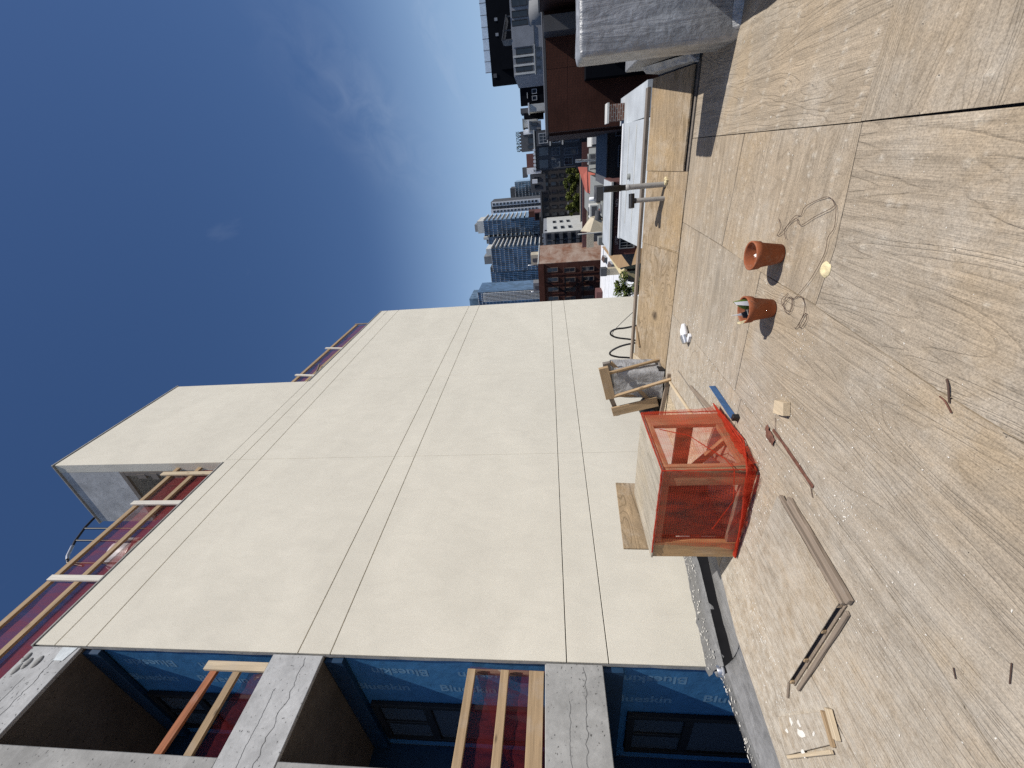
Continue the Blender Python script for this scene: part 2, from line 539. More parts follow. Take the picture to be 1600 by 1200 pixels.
def terracotta(name, col):
    mt, t, b = new_mat(name)
    v = coords(t)
    k = mixc(t, 1.0, col, ramp(t, noise(t, v, 11, 6, 0.65), [(0.3, 0.78), (0.7, 1.15)]), 'MULTIPLY')
    k = mixc(t, ramp(t, noise(t, v, 16, 7, 0.7, 0.6), [(0.5, 0.0), (0.75, 0.5)]), k, (0.42, 0.30, 0.23))
    k = mixc(t, ramp(t, noise(t, v, 45, 4, 0.6), [(0.62, 0.0), (0.72, 0.5)]), k, (0.10, 0.05, 0.035))
    t.links.new(k, b.inputs['Base Color'])
    b.inputs['Roughness'].default_value = 0.88
    b.inputs['Specular IOR Level'].default_value = 0.2
    bump(t, b, noise(t, v, 60, 4, 0.6), 0.3, 0.004)
    return mt
M['terra'] = terracotta("terracotta_clay", (0.30, 0.095, 0.042))
M['terra_in'] = simple("terracotta_inside", (0.32, 0.125, 0.07), 0.9, 0, 0.25, 14)
M['paper'] = simple("white_paper", (0.78, 0.77, 0.74), 0.8)
M['cream'] = simple("cream_foam", (0.72, 0.62, 0.38), 0.95, 0, 0.25, 40, 0.8, 0.1, 70)
M['leaf'] = simple("green_leaf", (0.13, 0.19, 0.03), 0.5, 0, 0.3, 14)
M['leaf_dk'] = simple("dark_leaf", (0.012, 0.035, 0.02), 0.4)
M['soil'] = simple("dark_soil", (0.025, 0.02, 0.016), 0.95, 0, 0.3, 40, 0.6)
M['wire'] = simple("rusty_wire", (0.10, 0.06, 0.045), 0.7, 0.3)
M['rust'] = simple("rusty_metal", (0.17, 0.075, 0.05), 0.8, 0.2, 0.4, 30, 0.4)
M['blue_metal'] = simple("blue_painted_metal", (0.045, 0.12, 0.27), 0.5, 0.2, 0.25, 20)
M['pvc'] = simple("grey_pipe_plastic", (0.33, 0.32, 0.30), 0.5, 0, 0.2, 14)
M['rubber'] = simple("black_rubber", (0.014, 0.014, 0.016), 0.5, bmp=0.05)
M['tarp'] = membrane("grey_tarp", (0.36, 0.36, 0.36))
M['galv'] = simple("galvanised_metal", (0.50, 0.51, 0.52), 0.35, 0.85, 0.15, 8)
M['white_plastic'] = simple("white_plastic", (0.74, 0.75, 0.77), 0.45, 0, 0.1, 10)
M['fleck'] = simple("paint_fleck", (0.74, 0.71, 0.64), 0.85, bmp=0)
M['dimple'] = simple("sanded_patch", (0.36, 0.315, 0.25), 0.85, 0, 0.3, 40)
M['nail'] = simple("nail_head", (0.08, 0.065, 0.055), 0.6, 0.4, bmp=0)

# ------------------------------------------------------------------ mesh helpers
class MB:
    def __init__(s):
        s.v, s.f, s.mi, s.sm = [], [], [], []
    def add(s, vs, fs, mi=0, smooth=False):
        o = len(s.v)
        s.v += [tuple(p) for p in vs]
        s.f += [tuple(i + o for i in f) for f in fs]
        s.mi += [mi] * len(fs)
        s.sm += [smooth] * len(fs)
        return s
    def box(s, x0, x1, y0, y1, z0, z1, mi=0):
        return s.add([(x0, y0, z0), (x1, y0, z0), (x1, y1, z0), (x0, y1, z0), (x0, y0, z1), (x1, y0, z1), (x1, y1, z1), (x0, y1, z1)],
                     [(0, 3, 2, 1), (4, 5, 6, 7), (0, 1, 5, 4), (1, 2, 6, 5), (2, 3, 7, 6), (3, 0, 4, 7)], mi)
    def prism(s, pts, z0, z1, mi=0):
        n = len(pts)
        zz0 = z0 if isinstance(z0, (list, tuple)) else [z0] * n
        zz1 = z1 if isinstance(z1, (list, tuple)) else [z1] * n
        vs = [(p[0], p[1], zz0[i]) for i, p in enumerate(pts)] + [(p[0], p[1], zz1[i]) for i, p in enumerate(pts)]
        fs = [tuple(range(n - 1, -1, -1)), tuple(range(n, 2 * n))] + [(i, (i + 1) % n, n + (i + 1) % n, n + i) for i in range(n)]
        return s.add(vs, fs, mi)
    def hexa(s, low, top, mi=0):
        return s.add(list(low) + list(top), [(3, 2, 1, 0), (4, 5, 6, 7), (0, 1, 5, 4), (1, 2, 6, 5), (2, 3, 7, 6), (3, 0, 4, 7)], mi)
    def tube(s, pts, r, n=8, mi=0, caps=True, smooth=True):
        pts = [Vector(p) for p in pts]
        rr = r if isinstance(r, (list, tuple)) else [r] * len(pts)
        rings = []
        up = Vector((0.12, 0.31, 0.95))
        for i, p in enumerate(pts):
            d = (pts[min(i + 1, len(pts) - 1)] - pts[max(i - 1, 0)])
            d = d.normalized() if d.length > 1e-9 else Vector((0, 0, 1))
            a = d.cross(up)
            if a.length < 1e-3:
                a = d.cross(Vector((1, 0, 0)))
            a.normalize()
            bb = d.cross(a).normalized()
            rings.append([p + (a * math.cos(2 * math.pi * k / n) + bb * math.sin(2 * math.pi * k / n)) * rr[i] for k in range(n)])
        vs = [q for ring in rings for q in ring]
        fs = []
        for i in range(len(pts) - 1):
            for k in range(n):
                fs.append((i * n + k, i * n + (k + 1) % n, (i + 1) * n + (k + 1) % n, (i + 1) * n + k))
        s.add(vs, fs, mi, smooth)
        if caps:
            o = len(vs)
            s.add(rings[0], [tuple(range(n))], mi)
            s.add(rings[-1], [tuple(range(n - 1, -1, -1))], mi)
        return s
    def lathe(s, cx, cy, prof, n=32, mi=0, smooth=True):
        vs, fs = [], []
        for r, z in prof:
            vs += [(cx + r * math.cos(2 * math.pi * k / n), cy + r * math.sin(2 * math.pi * k / n), z) for k in range(n)]
        for i in range(len(prof) - 1):
            for k in range(n):
                fs.append((i * n + k, i * n + (k + 1) % n, (i + 1) * n + (k + 1) % n, (i + 1) * n + k))
        return s.add(vs, fs, mi, smooth)
    def grid(s, fn, nu, nv, mi=0, smooth=True):
        vs = [fn(i / nu, j / nv) for j in range(nv + 1) for i in range(nu + 1)]
        fs = [(j * (nu + 1) + i, j * (nu + 1) + i + 1, (j + 1) * (nu + 1) + i + 1, (j + 1) * (nu + 1) + i) for j in range(nv) for i in range(nu)]
        return s.add(vs, fs, mi, smooth)
    def build(s, name, mats, parent=None, bevel=0.0, kind=None, label=None, recalc=True):
        me = bpy.data.meshes.new(name)
        off = base_of(parent)
        me.from_pydata([(p[0] - off.x, p[1] - off.y, p[2] - off.z) for p in s.v], [], s.f)
        for mt in (mats if isinstance(mats, (list, tuple)) else [mats]):
            me.materials.append(mt)
        me.polygons.foreach_set('material_index', s.mi)
        me.polygons.foreach_set('use_smooth', s.sm)
        if bevel or recalc:
            bm = bmesh.new()
            bm.from_mesh(me)
            if bevel:
                bmesh.ops.remove_doubles(bm, verts=bm.verts, dist=1e-5)
                bmesh.ops.bevel(bm, geom=[e for e in bm.edges if len(e.link_faces) == 2 and e.calc_face_angle(0) > 0.5],
                                offset=bevel, segments=1, profile=0.5, affect='EDGES', clamp_overlap=True)
            if recalc:
                bmesh.ops.recalc_face_normals(bm, faces=bm.faces)
            bm.to_mesh(me)
            bm.free()
        me.update()
        o = bpy.data.objects.new(name, me)
        C.objects.link(o)
        o.parent = parent
        if kind:
            o['kind'] = kind
        if label:
            o['label'] = label
        return o

BASE = {}
def base_of(o):
    v = Vector((0, 0, 0))
    while o is not None:
        v += o.location
        o = o.parent
    return v

def thing(name, label, cat, loc=(0, 0, 0), group=None):
    o = bpy.data.objects.new(name, None)
    o.empty_display_size = 0.1
    C.objects.link(o)
    o.location = loc
    o['label'] = label
    o['category'] = cat
    if group:
        o['group'] = group
    return o

def tag(o, label, cat, group=None):
    o['label'] = label
    o['category'] = cat
    if group:
        o['group'] = group
    return o

def beam(name, p0, p1, w, h, mat, parent=None, up=(0, 0, 1), bevel=0.003, label=None, jag=0.0, seg=1, warp=0.0):
    """timber from p0 to p1; w across, h along 'up'; local x runs along the grain"""
    p0, p1 = Vector(p0), Vector(p1)
    d = p1 - p0
    ln = d.length
    x = d.normalized()
    y = Vector(up).cross(x)
    if y.length < 1e-4:
        y = Vector((0, 1, 0)).cross(x)
    y.normalize()
    z = x.cross(y).normalized()
    mb = MB()
    n = max(1, seg)
    vs = []
    for i in range(n + 1):
        t = i / n
        bow = warp * math.sin(math.pi * t)
        for sy, sz in ((-1, -1), (1, -1), (1, 1), (-1, 1)):
            j = random.uniform(-jag, jag) if jag else 0
            xx = ln * t + (j if i in (0, n) else 0)
            vs.append((xx, sy * w / 2 + bow + (j * 0.4 if jag else 0), sz * h / 2))
    fs = [(3, 2, 1, 0), tuple(n * 4 + k for k in range(4))]
    for i in range(n):
        for k in range(4):
            fs.append((i * 4 + k, i * 4 + (k + 1) % 4, (i + 1) * 4 + (k + 1) % 4, (i + 1) * 4 + k))
    mb.add(vs, fs)
    o = mb.build(name, mat, None, bevel)
    mw = Matrix((x, y, z)).transposed().to_4x4()
    mw.translation = p0
    o.parent = parent
    o.matrix_basis = Matrix.Translation(-base_of(parent)) @ mw
    if label:
        o['label'] = label
    return o

def copy_part(o, parent, delta=(0, 0, 0)):
    c = o.copy()
    C.objects.link(c)
    c.parent = parent
    c.location = o.location + Vector(delta)
    return c

_winmesh = {}
def window(parent, plane, c, a0, a1, z0, z1, fr=0.12, proud=0.05, frame='wf_grey', glass='glass', mull=0, trans=0, name='window'):
    """a window with a frame ring and a pane; plane 'x' faces -x at x=c (a = y), plane 'y' faces -y at y=c (a = x)"""
    def bx(mb, u0, u1, w0, w1, d0, d1):
        if plane == 'x':
            mb.box(c - d1, c - d0, u0, u1, w0, w1)
        else:
            mb.box(u0, u1, c - d1, c - d0, w0, w1)
    mb = MB()
    bx(mb, a0, a0 + fr, z0, z1, 0.0, proud)
    bx(mb, a1 - fr, a1, z0, z1, 0.0, proud)
    bx(mb, a0 + fr, a1 - fr, z1 - fr, z1, 0.0, proud)
    bx(mb, a0 + fr, a1 - fr, z0, z0 + fr * 1.3, 0.0, proud * 1.6)
    for i in range(mull):
        u = a0 + (a1 - a0) * (i + 1) / (mull + 1)
        bx(mb, u - fr * 0.25, u + fr * 0.25, z0 + fr * 1.3, z1 - fr, 0.01, proud * 0.8)
    for i in range(trans):
        w = z0 + (z1 - z0) * (i + 1) / (trans + 1)
        bx(mb, a0 + fr, a1 - fr, w - fr * 0.25, w + fr * 0.25, 0.012, proud * 0.75)
    o = mb.build(name, M[frame], parent)
    g = MB()
    bx(g, a0 + fr, a1 - fr, z0 + fr * 1.3, z1 - fr, 0.002, 0.008)
    g.build('pane', M[glass], o)
    return o

for k_, c_ in dict(wf_grey=(0.20, 0.22, 0.24), wf_dark=(0.035, 0.037, 0.042), wf_white=(0.55, 0.56, 0.57), wf_stone=(0.17, 0.12, 0.095)).items():
    M[k_] = simple("window_frame_" + k_[3:], c_, 0.6, bmp=0)

def lerp_tab(tab, x):
    for (x0, y0), (x1, y1) in zip(tab, tab[1:]):
        if x <= x1:
            return y0 + (y1 - y0) * (x - x0) / (x1 - x0)
    return tab[-1][1]

# ------------------------------------------------------------------ ground far below
g = MB()
g.box(-400, 3500, -2500, 2500, -12.2, -12.0)
go = g.build("ground", simple("city_ground_asphalt", (0.07, 0.07, 0.072), 0.9, 0, 0.3, 0.05, bmp=0), kind='structure')

# ------------------------------------------------------------------ roof deck under the camera
EDGE = [(-3.0, 4.35), (0.0, 4.12), (1.27, 3.93), (2.11, 3.79), (2.6, 3.57), (3.0, 3.46), (3.85, 3.45), (5.0, 3.44)]
d = MB()
d.prism([(-3.0, -1.6), (4.99, -1.6), (4.99, 3.42), (3.0, 3.44), (2.6, 3.55), (2.11, 3.77), (1.27, 3.91), (0, 4.10), (-3, 4.33)], -0.4, -0.021)
d.box(4.99, 5.9, -3.2, 3.44, -0.4, -0.03)
deck = d.build("roof_deck", simple("roof_substrate", (0.09, 0.075, 0.06), 0.9), kind='structure')
b_ = MB()
b_.box(-6, 5.88, -6, 3.3, -12, -0.41)
b_.build("roof_building_body", simple("party_wall_brick_plain", (0.22, 0.12, 0.09), 0.9), deck)

# hammer dents and sanded patches over the joists: (x, y, size, height)
rd = random.Random(11)
DENTS = []
for xr in (2.47, 2.72, 2.95, 3.22, 3.50, 3.85, 4.2, 4.55):
    y = -1.1
    while y < (0.9 if xr < 2.9 else 1.0):
        y += rd.uniform(0.035, 0.085)
        DENTS.append((xr + rd.gauss(0, 0.012) + 0.02 * math.sin(y * 5), y, rd.uniform(0.008, 0.016), rd.uniform(0.0018, 0.0055)))
for xr in (2.02, 2.20, 1.72, 1.45, 1.2):
    y = -0.7
    while y < 1.0:
        y += rd.uniform(0.07, 0.2)
        DENTS.append((xr + rd.gauss(0, 0.02), y, rd.uniform(0.005, 0.012), rd.uniform(0.0015, 0.0035)))
for k in range(170):
    DENTS.append((rd.uniform(0.8, 4.7), rd.uniform(0.95, 3.5), rd.uniform(0.004, 0.011), rd.uniform(0.0006, 0.002)))
DENTS += [(1.745, 0.155, 0.020, 0.006), (1.775, 0.03, 0.018, 0.006), (1.80, -0.10, 0.014, 0.006), (2.05, 0.32, 0.017, 0.004), (2.12, 0.52, 0.016, 0.005), (2.0, 0.62, 0.014, 0.004)]

import numpy as np
def lin(tab, q):
    return np.interp(q, [p[0] for p in tab], [p[1] for p in tab])
def sheet(xl, xr, yl, yu, dz=0.0, mat='deck', slope=0.0, lab=None, cell=0.009, curl=0.0):
    """a plywood sheet with real relief: xl/xr are x limits as tables over y, yl/yu y limits as tables over x"""
    asx = lambda t: t if isinstance(t, list) else [(0, t)]
    xl, xr, yl, yu = map(asx, (xl, xr, yl, yu))
    xmid = 0.5 * (max(0.2, xl[0][1]) + xr[0][1])
    ny = max(8, int((lin(yu, xmid) - lin(yl, xmid)) / cell))
    x0, x1 = min(p[1] for p in xl), max(p[1] for p in xr)
    us = np.arange(max(x0, 0.35), x1 + 1e-6, cell)
    us = np.concatenate([np.linspace(x0, 0.34, 6), us]) if x0 < 0.3 else us
    us = (us - us[0]) / (us[-1] - us[0])
    vs_ = np.linspace(0, 1, ny + 1)
    U, Vv = np.meshgrid(us, vs_)
    ya = lin(yl, x0 + (x1 - x0) * U) * (1 - Vv) + lin(yu, x0 + (x1 - x0) * U) * Vv
    Xa, Xb = lin(xl, ya), lin(xr, ya)
    X = Xa + (Xb - Xa) * U
    Y = lin(yl, X) * (1 - Vv) + lin(yu, X) * Vv
    Zd = np.full_like(X, dz) + slope * (2.4 - X)
    wear = np.zeros_like(X)
    for (cx, cy, s_, h) in DENTS:
        if cx < X.min() - 0.08 or cx > X.max() + 0.08 or cy < Y.min() - 0.08 or cy > Y.max() + 0.08:
            continue
        dx, dy = (X - cx), (Y - cy)
        msk = (np.abs(dx) < 5 * s_) & (np.abs(dy) < 5 * s_)
        if not msk.any():
            continue
        r2 = (dx[msk] / (1.5 * s_)) ** 2 + (dy[msk] / s_) ** 2
        r2b = ((dx[msk] + 0.3 * s_) / (0.6 * s_)) ** 2 + ((dy[msk] - 0.2 * s_) / (0.5 * s_)) ** 2
        Zd[msk] += 2.2 * h * (np.exp(-r2 * 1.3) - 1.25 * np.exp(-r2b * 1.3))
        wear[msk] = np.maximum(wear[msk], np.exp(-r2 * 1.3) * min(1.0, h / 0.003))
    ph = rd.random() * 6
    Zd += 0.0008 * np.sin(X * 5.1 + ph) * np.sin(Y * 7.3 + ph) + 0.0005 * np.sin(X * 17 + Y * 5 + ph)
    if curl:
        Zd += curl * np.clip((2.4 - X), 0, 2) * Vv ** 4
    nyy, nxx = X.shape
    top = np.stack([X, Y, Zd], -1).reshape(-1, 3)
    idx = np.arange(nyy * nxx).reshape(nyy, nxx)
    q = np.stack([idx[:-1, :-1], idx[:-1, 1:], idx[1:, 1:], idx[1:, :-1]], -1).reshape(-1, 4)
    ring = np.concatenate([idx[0, :], idx[1:, -1], idx[-1, -2::-1], idx[-2:0:-1, 0]])
    low = top[ring].copy()
    low[:, 2] -= 0.018
    upr = top[ring].copy()
    n0, nr = len(top), len(ring)
    verts = np.concatenate([top, upr, low])
    a = n0 + np.arange(nr)
    b2 = n0 + (np.arange(nr) + 1) % nr
    sides = np.stack([a, a + nr, b2 + nr, b2], -1)
    faces = np.concatenate([q, sides])
    me = bpy.data.meshes.new("plywood_sheet")
    me.vertices.add(len(verts))
    me.vertices.foreach_set('co', verts.astype(np.float32).ravel())
    me.loops.add(faces.size)
    me.loops.foreach_set('vertex_index', faces.astype(np.int32).ravel())
    me.polygons.add(len(faces))
    me.polygons.foreach_set('loop_start', np.arange(0, faces.size, 4, dtype=np.int32))
    me.polygons.foreach_set('loop_total', np.full(len(faces), 4, dtype=np.int32))
    me.polygons.foreach_set('use_smooth', np.concatenate([np.ones(len(q), bool), np.zeros(len(sides), bool)]))
    me.update(calc_edges=True)
    me.validate()
    at = me.attributes.new("wear", 'FLOAT', 'POINT')
    at.data.foreach_set('value', np.concatenate([wear.ravel(), np.zeros(2 * nr)]).astype(np.float32))
    me.materials.append(M[mat])
    o = bpy.data.objects.new("plywood_sheet", me)
    C.objects.link(o)
    o.parent = deck
    if lab:
        o['label'] = lab
    return o

sheet(-2.6, 2.40, -0.95, [(-2.6, -0.026), (0.6, -0.019), (1.6, -0.012), (2.4, -0.005)], 0.004, 'deck_y', 0.003, "curled plywood sheet with a raised edge", 0.009, 0.006)
sheet(2.404, 4.93, -1.3, -0.003, 0.0, 'deck', cell=0.011)
sheet(-2.6, [(0.0, 2.385), (0.57, 2.316), (0.885, 2.336)], [(-2.6, -0.012), (2.385, 0.001)], [(-2.6, 0.985), (1.51, 0.935), (2.338, 0.885)], 0.001, 'deck')
sheet([(0.0, 2.391), (0.57, 2.322), (0.885, 2.343)], [(0.0, 3.69), (0.83, 3.765)], 0.002, [(2.34, 0.880), (3.28, 0.862), (3.765, 0.83)], 0.0, 'deck_y', cell=0.010)
sheet([(0.0, 3.696), (0.83, 3.771)], 4.93, 0.003, [(3.77, 0.828), (4.43, 0.812), (4.93, 0.80)], 0.001, 'deck_y', cell=0.013)
sheet(-2.6, 3.022, [(-2.6, 0.992), (1.51, 0.942), (2.34, 0.891), (3.02, 0.872)], [(-2.6, 2.05), (0.69, 1.975), (1.1, 1.907), (1.46, 1.865), (3.03, 1.858)], 0.0, 'deck')
sheet(3.028, 4.93, [(3.03, 0.871), (3.77, 0.837), (4.93, 0.806)], [(3.03, 1.858), (4.93, 1.87)], 0.001, 'deck_y', cell=0.013)
sheet(-2.6, 2.9, [(-2.6, 2.06), (0.69, 1.984), (1.1, 1.915), (1.46, 1.872), (2.9, 1.865)], [(-2.6, 2.95), (0.97, 2.885), (1.34, 2.912), (2.9, 2.905)], 0.0, 'deck')
sheet(2.906, 4.93, [(2.9, 1.865), (4.93, 1.877)], [(2.9, 2.905), (4.93, 2.90)], 0.0, 'deck_y', cell=0.013)
sheet(-2.6, 2.6, [(-2.6, 2.96), (0.97, 2.894), (1.34, 2.921), (2.6, 2.913)], EDGE, 0.001, 'deck', 0.0, "pale worn plywood sheet along the roof edge")
sheet(2.606, 4.93, [(2.6, 2.914), (4.93, 2.907)], EDGE, 0.0, 'osb', cell=0.016)

def disc(mb, x, y, z, r, n=7, asp=1.0, rot=0.0, h=0.0015, jit=0.25):
    vs = [(x, y, z + h)]
    for k in range(n):
        a = 2 * math.pi * k / n
        q = r * (1 + random.uniform(-jit, jit))
        u, w = q * math.cos(a) * asp, q * math.sin(a)
        vs.append((x + u * math.cos(rot) - w * math.sin(rot), y + u * math.sin(rot) + w * math.cos(rot), z))
    mb.add(vs, [(0, 1 + k, 1 + (k + 1) % n) for k in range(n)], 0, True)
nl = MB()
for (cx, cy, s_, h) in DENTS:
    if rd.random() < 0.45 and cy < lerp_tab(EDGE, cx) - 0.05:
        zz = 0.003 if not (cy < 0 and cx < 2.4) else 0.009 + 0.003 * (2.4 - cx) + 0.009 * max(0, 2.4 - cx) * max(0.0, (0.95 + cy) / 0.95) ** 4
        disc(nl, cx + rd.uniform(-0.008, 0.008), cy + rd.uniform(-0.008, 0.008), zz - 0.001, rd.uniform(0.0016, 0.003), 6, 1, 0, 0.0012)
nl.build("nail_heads", M['nail'], deck, kind='stuff')
# paint flecks and plaster crumbs, thicker towards the stucco wall
pf = MB()
CL = [(rd.uniform(1.2, 4.4), 0.9 + 2.8 * rd.random() ** 0.7, rd.uniform(0.05, 0.22)) for _ in range(41)]
for k in range(7500):
    if k % 5 < 3:
        ca_ = CL[k % len(CL)]
        x, y = random.gauss(ca_[0], ca_[2]), random.gauss(ca_[1], ca_[2])
    else:
        y = -0.9 + 4.6 * (random.random() ** 0.5)
        x = 0.6 + 4.2 * random.random()
    if (x < 1.6 and random.random() < 0.6) or (y < 1.3 and random.random() < 0.6):
        continue
    if y > lerp_tab(EDGE, x) - 0.03 or (y < 0 and x < 2.4):
        continue
    s_ = random.choice((0.0012, 0.0018, 0.0022, 0.003, 0.005)) * min(1.0, 0.25 + 0.22 * (x + 0.6 * max(y - 1, 0)))
    if y < 1.6 and s_ > 0.003 and random.random() < 0.85:
        s_ = 0.0013
    disc(pf, x, y, 0.0028, s_, 5, random.uniform(1, 2.4), random.uniform(0, 3.1), 0.0008, 0.4)
pf.build("paint_flecks", M['fleck'], deck, kind='stuff')

# ------------------------------------------------------------------ sloped plywood kerb at the far edge of the roof
SL = lambda x: 0.0 + (x - 4.95) * 0.3125
def slope_sheet(x0, x1, y0, y1, dz, mat='ply_new', lab=None):
    mb = MB()
    pts = [(x0, y0), (x1, y0), (x1, y1), (x0, y1)]
    mb.prism(pts, [SL(p[0]) + dz - 0.018 for p in pts], [SL(p[0]) + dz for p in pts])
    o = mb.build("plywood_sheet", M[mat], deck, bevel=0.002)
    if lab:
        o['label'] = lab
    return o
slope_sheet(5.02, 5.74, -0.62, 0.30, 0.018, 'ply_new', "golden plywood sheet sloping up to the roof edge")
slope_sheet(4.945, 5.74, 0.303, 1.15, 0.008, 'ply_new')
slope_sheet(4.94, 5.34, 0.48, 1.13, 0.016, 'ply_new', "thin plywood patch at the foot of the sloping sheets")
slope_sheet(4.95, 5.74, 1.154, 2.80, 0.004, 'ply_new', "sloping plywood sheet with a dark burn mark")
slope_sheet(4.94, 5.8, 2.804, 3.42, 0.004, 'osb')
pb = MB()
pb.prism([(5.0, -3.1), (5.70, -3.1), (5.70, 3.42), (5.0, 3.42)], -0.02, [SL(5.0) - 0.02, SL(5.70) - 0.02, SL(5.70) - 0.02, SL(5.0) - 0.02])
pb.build("kerb_blocking", M['pine_grey'], deck)
beam("edge_board", (5.82, -0.55, 0.29), (5.82, 0.62, 0.285), 0.10, 0.04, M['pine_grey'], deck, label="dark weathered edge board")
beam("edge_board", (5.83, 0.64, 0.275), (5.825, 3.2, 0.272), 0.10, 0.035, M['pine_old'], deck)
beam("edge_board", (5.74, 2.35, 0.255), (5.60, 2.62, 0.225), 0.05, 0.02, M['pine'], deck)

# ------------------------------------------------------------------ membrane, gutter slot and flashing along the stucco wall
def strip(name, mat, sections, parent=None, kind=None, label=None, jit=0.006):
    mb = MB()
    n = len(sections[0][1])
    vs = []
    for x, prof in sections:
        for (y, z) in prof:
            vs.append((x, y + random.uniform(-jit, jit), z + random.uniform(-jit, jit) * 0.6))
    fs = []
    for i in range(len(sections) - 1):
        for k in range(n - 1):
            fs.append((i * n + k, (i + 1) * n + k, (i + 1) * n + k + 1, i * n + k + 1))
    mb.add(vs, fs, 0, True)
    return mb.build(name, mat, parent, kind=kind, label=label, recalc=False)
NEAR = [(2.05, 4.12), (2.43, 4.0), (2.68, 3.88), (2.84, 3.80), (3.2, 3.7), (4.6, 3.62)]
FAR = [(2.05, 4.44), (2.3, 4.33), (3.0, 4.06), (4.6, 3.95)]
secs = []
slot_shade = []
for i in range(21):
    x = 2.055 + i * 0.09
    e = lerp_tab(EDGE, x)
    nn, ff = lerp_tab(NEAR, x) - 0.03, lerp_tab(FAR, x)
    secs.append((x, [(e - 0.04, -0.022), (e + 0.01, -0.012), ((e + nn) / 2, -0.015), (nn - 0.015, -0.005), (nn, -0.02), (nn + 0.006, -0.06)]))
    slot_shade.append((x, [(nn + 0.004, -0.05), (nn + 0.012, -0.13), (ff - 0.03, -0.10), (ff + 0.002, -0.012)]))
strip("roof_membrane", M['membrane'], secs, deck, label="grey crinkled roof membrane in the gutter")
strip("gutter_shade_strip", simple("gutter_shade_black", (0.012, 0.012, 0.013), 0.95, spec=0.03), slot_shade, deck, jit=0.002, label="gutter slot with its shade put in as black colour")  # near-black strip stands in for the shade lying in the gutter slot
MB().prism([(2.045, 4.12), (2.057, 4.12), (2.057, 4.44), (2.045, 4.44)], -0.2, -0.012).build("gutter_end", M['membrane'], deck)
secs = []
for i in range(30):
    x = -2.5 + i * 0.157
    e = lerp_tab(EDGE, x)
    secs.append((x, [(e - 0.04, -0.022), (e + 0.012, -0.006), (e + 0.09, -0.02), (4.04, -0.012), (4.16, 0.02), (4.20, 0.045)]))
secs.append((2.052, [(3.77, -0.022), (3.81, -0.006), (3.9, -0.015), (4.0, -0.015), (4.10, -0.01), (4.12, -0.02)]))
strip("roof_membrane", M['membrane'], secs, deck)
fl = [(x, [(4.18, 0.03), (4.22, 0.06), (4.30, 0.058), (4.37, 0.05), (4.385, 0.0), (4.39, -0.7)]) for x in [-2.5 + 0.1 * i for i in range(46)]]
strip("edge_flashing", M['flash'], fl, deck, jit=0.010)
wf = []
for i in range(27):
    x = 2.15 + i * 0.066
    ff = lerp_tab(FAR, x)
    zt = 0.085 - 0.115 * max(0, x - 2.24)
    wf.append((x, [(ff - 0.001, -0.06), (ff, -0.03), (ff + 0.02, 0.01), ((ff + 4.6) / 2, 0.045 + (zt - 0.045) * 0.4), (4.56, zt - 0.012), (4.612, zt + 0.012)]))
strip("wall_flashing", M['flash'], wf, deck, jit=0.012, label="rough trowelled grey flashing under the stucco")
# white plaster splashes on the flashing
sp = MB()
for k in range(230):
    x = random.uniform(0.9, 3.4)
    if 2.04 < x < 2.17:
        continue
    if x < 2.05:
        y, z = random.uniform(4.2, 4.36), 0.066
    else:
        ff = lerp_tab(FAR, x)
        t_ = random.random()
        zt = 0.085 - 0.115 * max(0, x - 2.24)
        y = ff + 0.03 + (4.56 - ff - 0.03) * t_
        z = 0.022 + (zt - 0.01) * t_ + 0.012
    disc(sp, x, y, z, random.uniform(0.002, 0.009), 6, random.uniform(1, 2.2), random.uniform(0, 3), 0.0015, 0.4)
sp.build("plaster_splashes", M['fleck'], deck, kind='stuff')

# ------------------------------------------------------------------ the cream stucco apartment building
BX0, WY, XE = 2.24, 4.60, 14.0
bld = thing("apartment_building", "cream stucco apartment building with scored joints, unfinished concrete balconies and a rooftop block", "building", (2.24, 4.6, -12))
core = MB()
core.box(BX0 + 0.022, XE - 0.01, WY + 0.03, 12.0, -12, 7.70)
core.build("wall", M['groove'], bld, bevel=0)
MB().box(BX0 + 0.03, XE - 0.02, WY + 0.035, 11.98, 7.701, 7.708).build("roof_bounce_sheet", simple("pale_roof_bounce", (0.50, 0.50, 0.48), 0.9), bld)  # unseen pale sheet on the roof, added to bounce light into the rooftop block
xs = [BX0, 5.60, 8.67, XE]
zs = [-12, -1.95, -1.55, 1.045, 1.475, 4.065, 4.445, 7.095, 7.525, 7.76]
for i in range(3):
    for j in range(len(zs) - 1):
        x0, x1 = xs[i] + (0.002 if i else 0), xs[i + 1] - (0.002 if i < 2 else 0)
        z0, z1 = zs[j] + 0.005, zs[j + 1] - 0.005
        if j == len(zs) - 2:
            if i == 1:
                z1 = 7.79
            elif i == 0:
                z1 = 7.80
        if j == 0:
            z0 = zs[0]
        mb = MB()
        mb.box(x0, x1, WY, WY + 0.029, z0, z1)
        mb.build("stucco_panel", M['stucco'], bld, bevel=0.003)
# ragged grey edge at the end of the stucco
eg = []
for i in range(60):
    z = -1.4 + i * 0.156
    r_ = random.uniform(-0.004, 0.004)
    eg.append((z, r_))
mb = MB()
vs = []
for z, r_ in eg:
    vs += [(BX0 - 0.003 + r_, WY + 0.008, z), (BX0 - 0.006 + r_, WY + 0.055, z), (BX0 + 0.026, WY + 0.062, z)]
mb.add(vs, [(3 * i + k, 3 * i + k + 1, 3 * i + 4 + k, 3 * i + 3 + k) for i in range(59) for k in range(2)], 0, False)
mb.build("stucco_edge", M['conc'], bld)

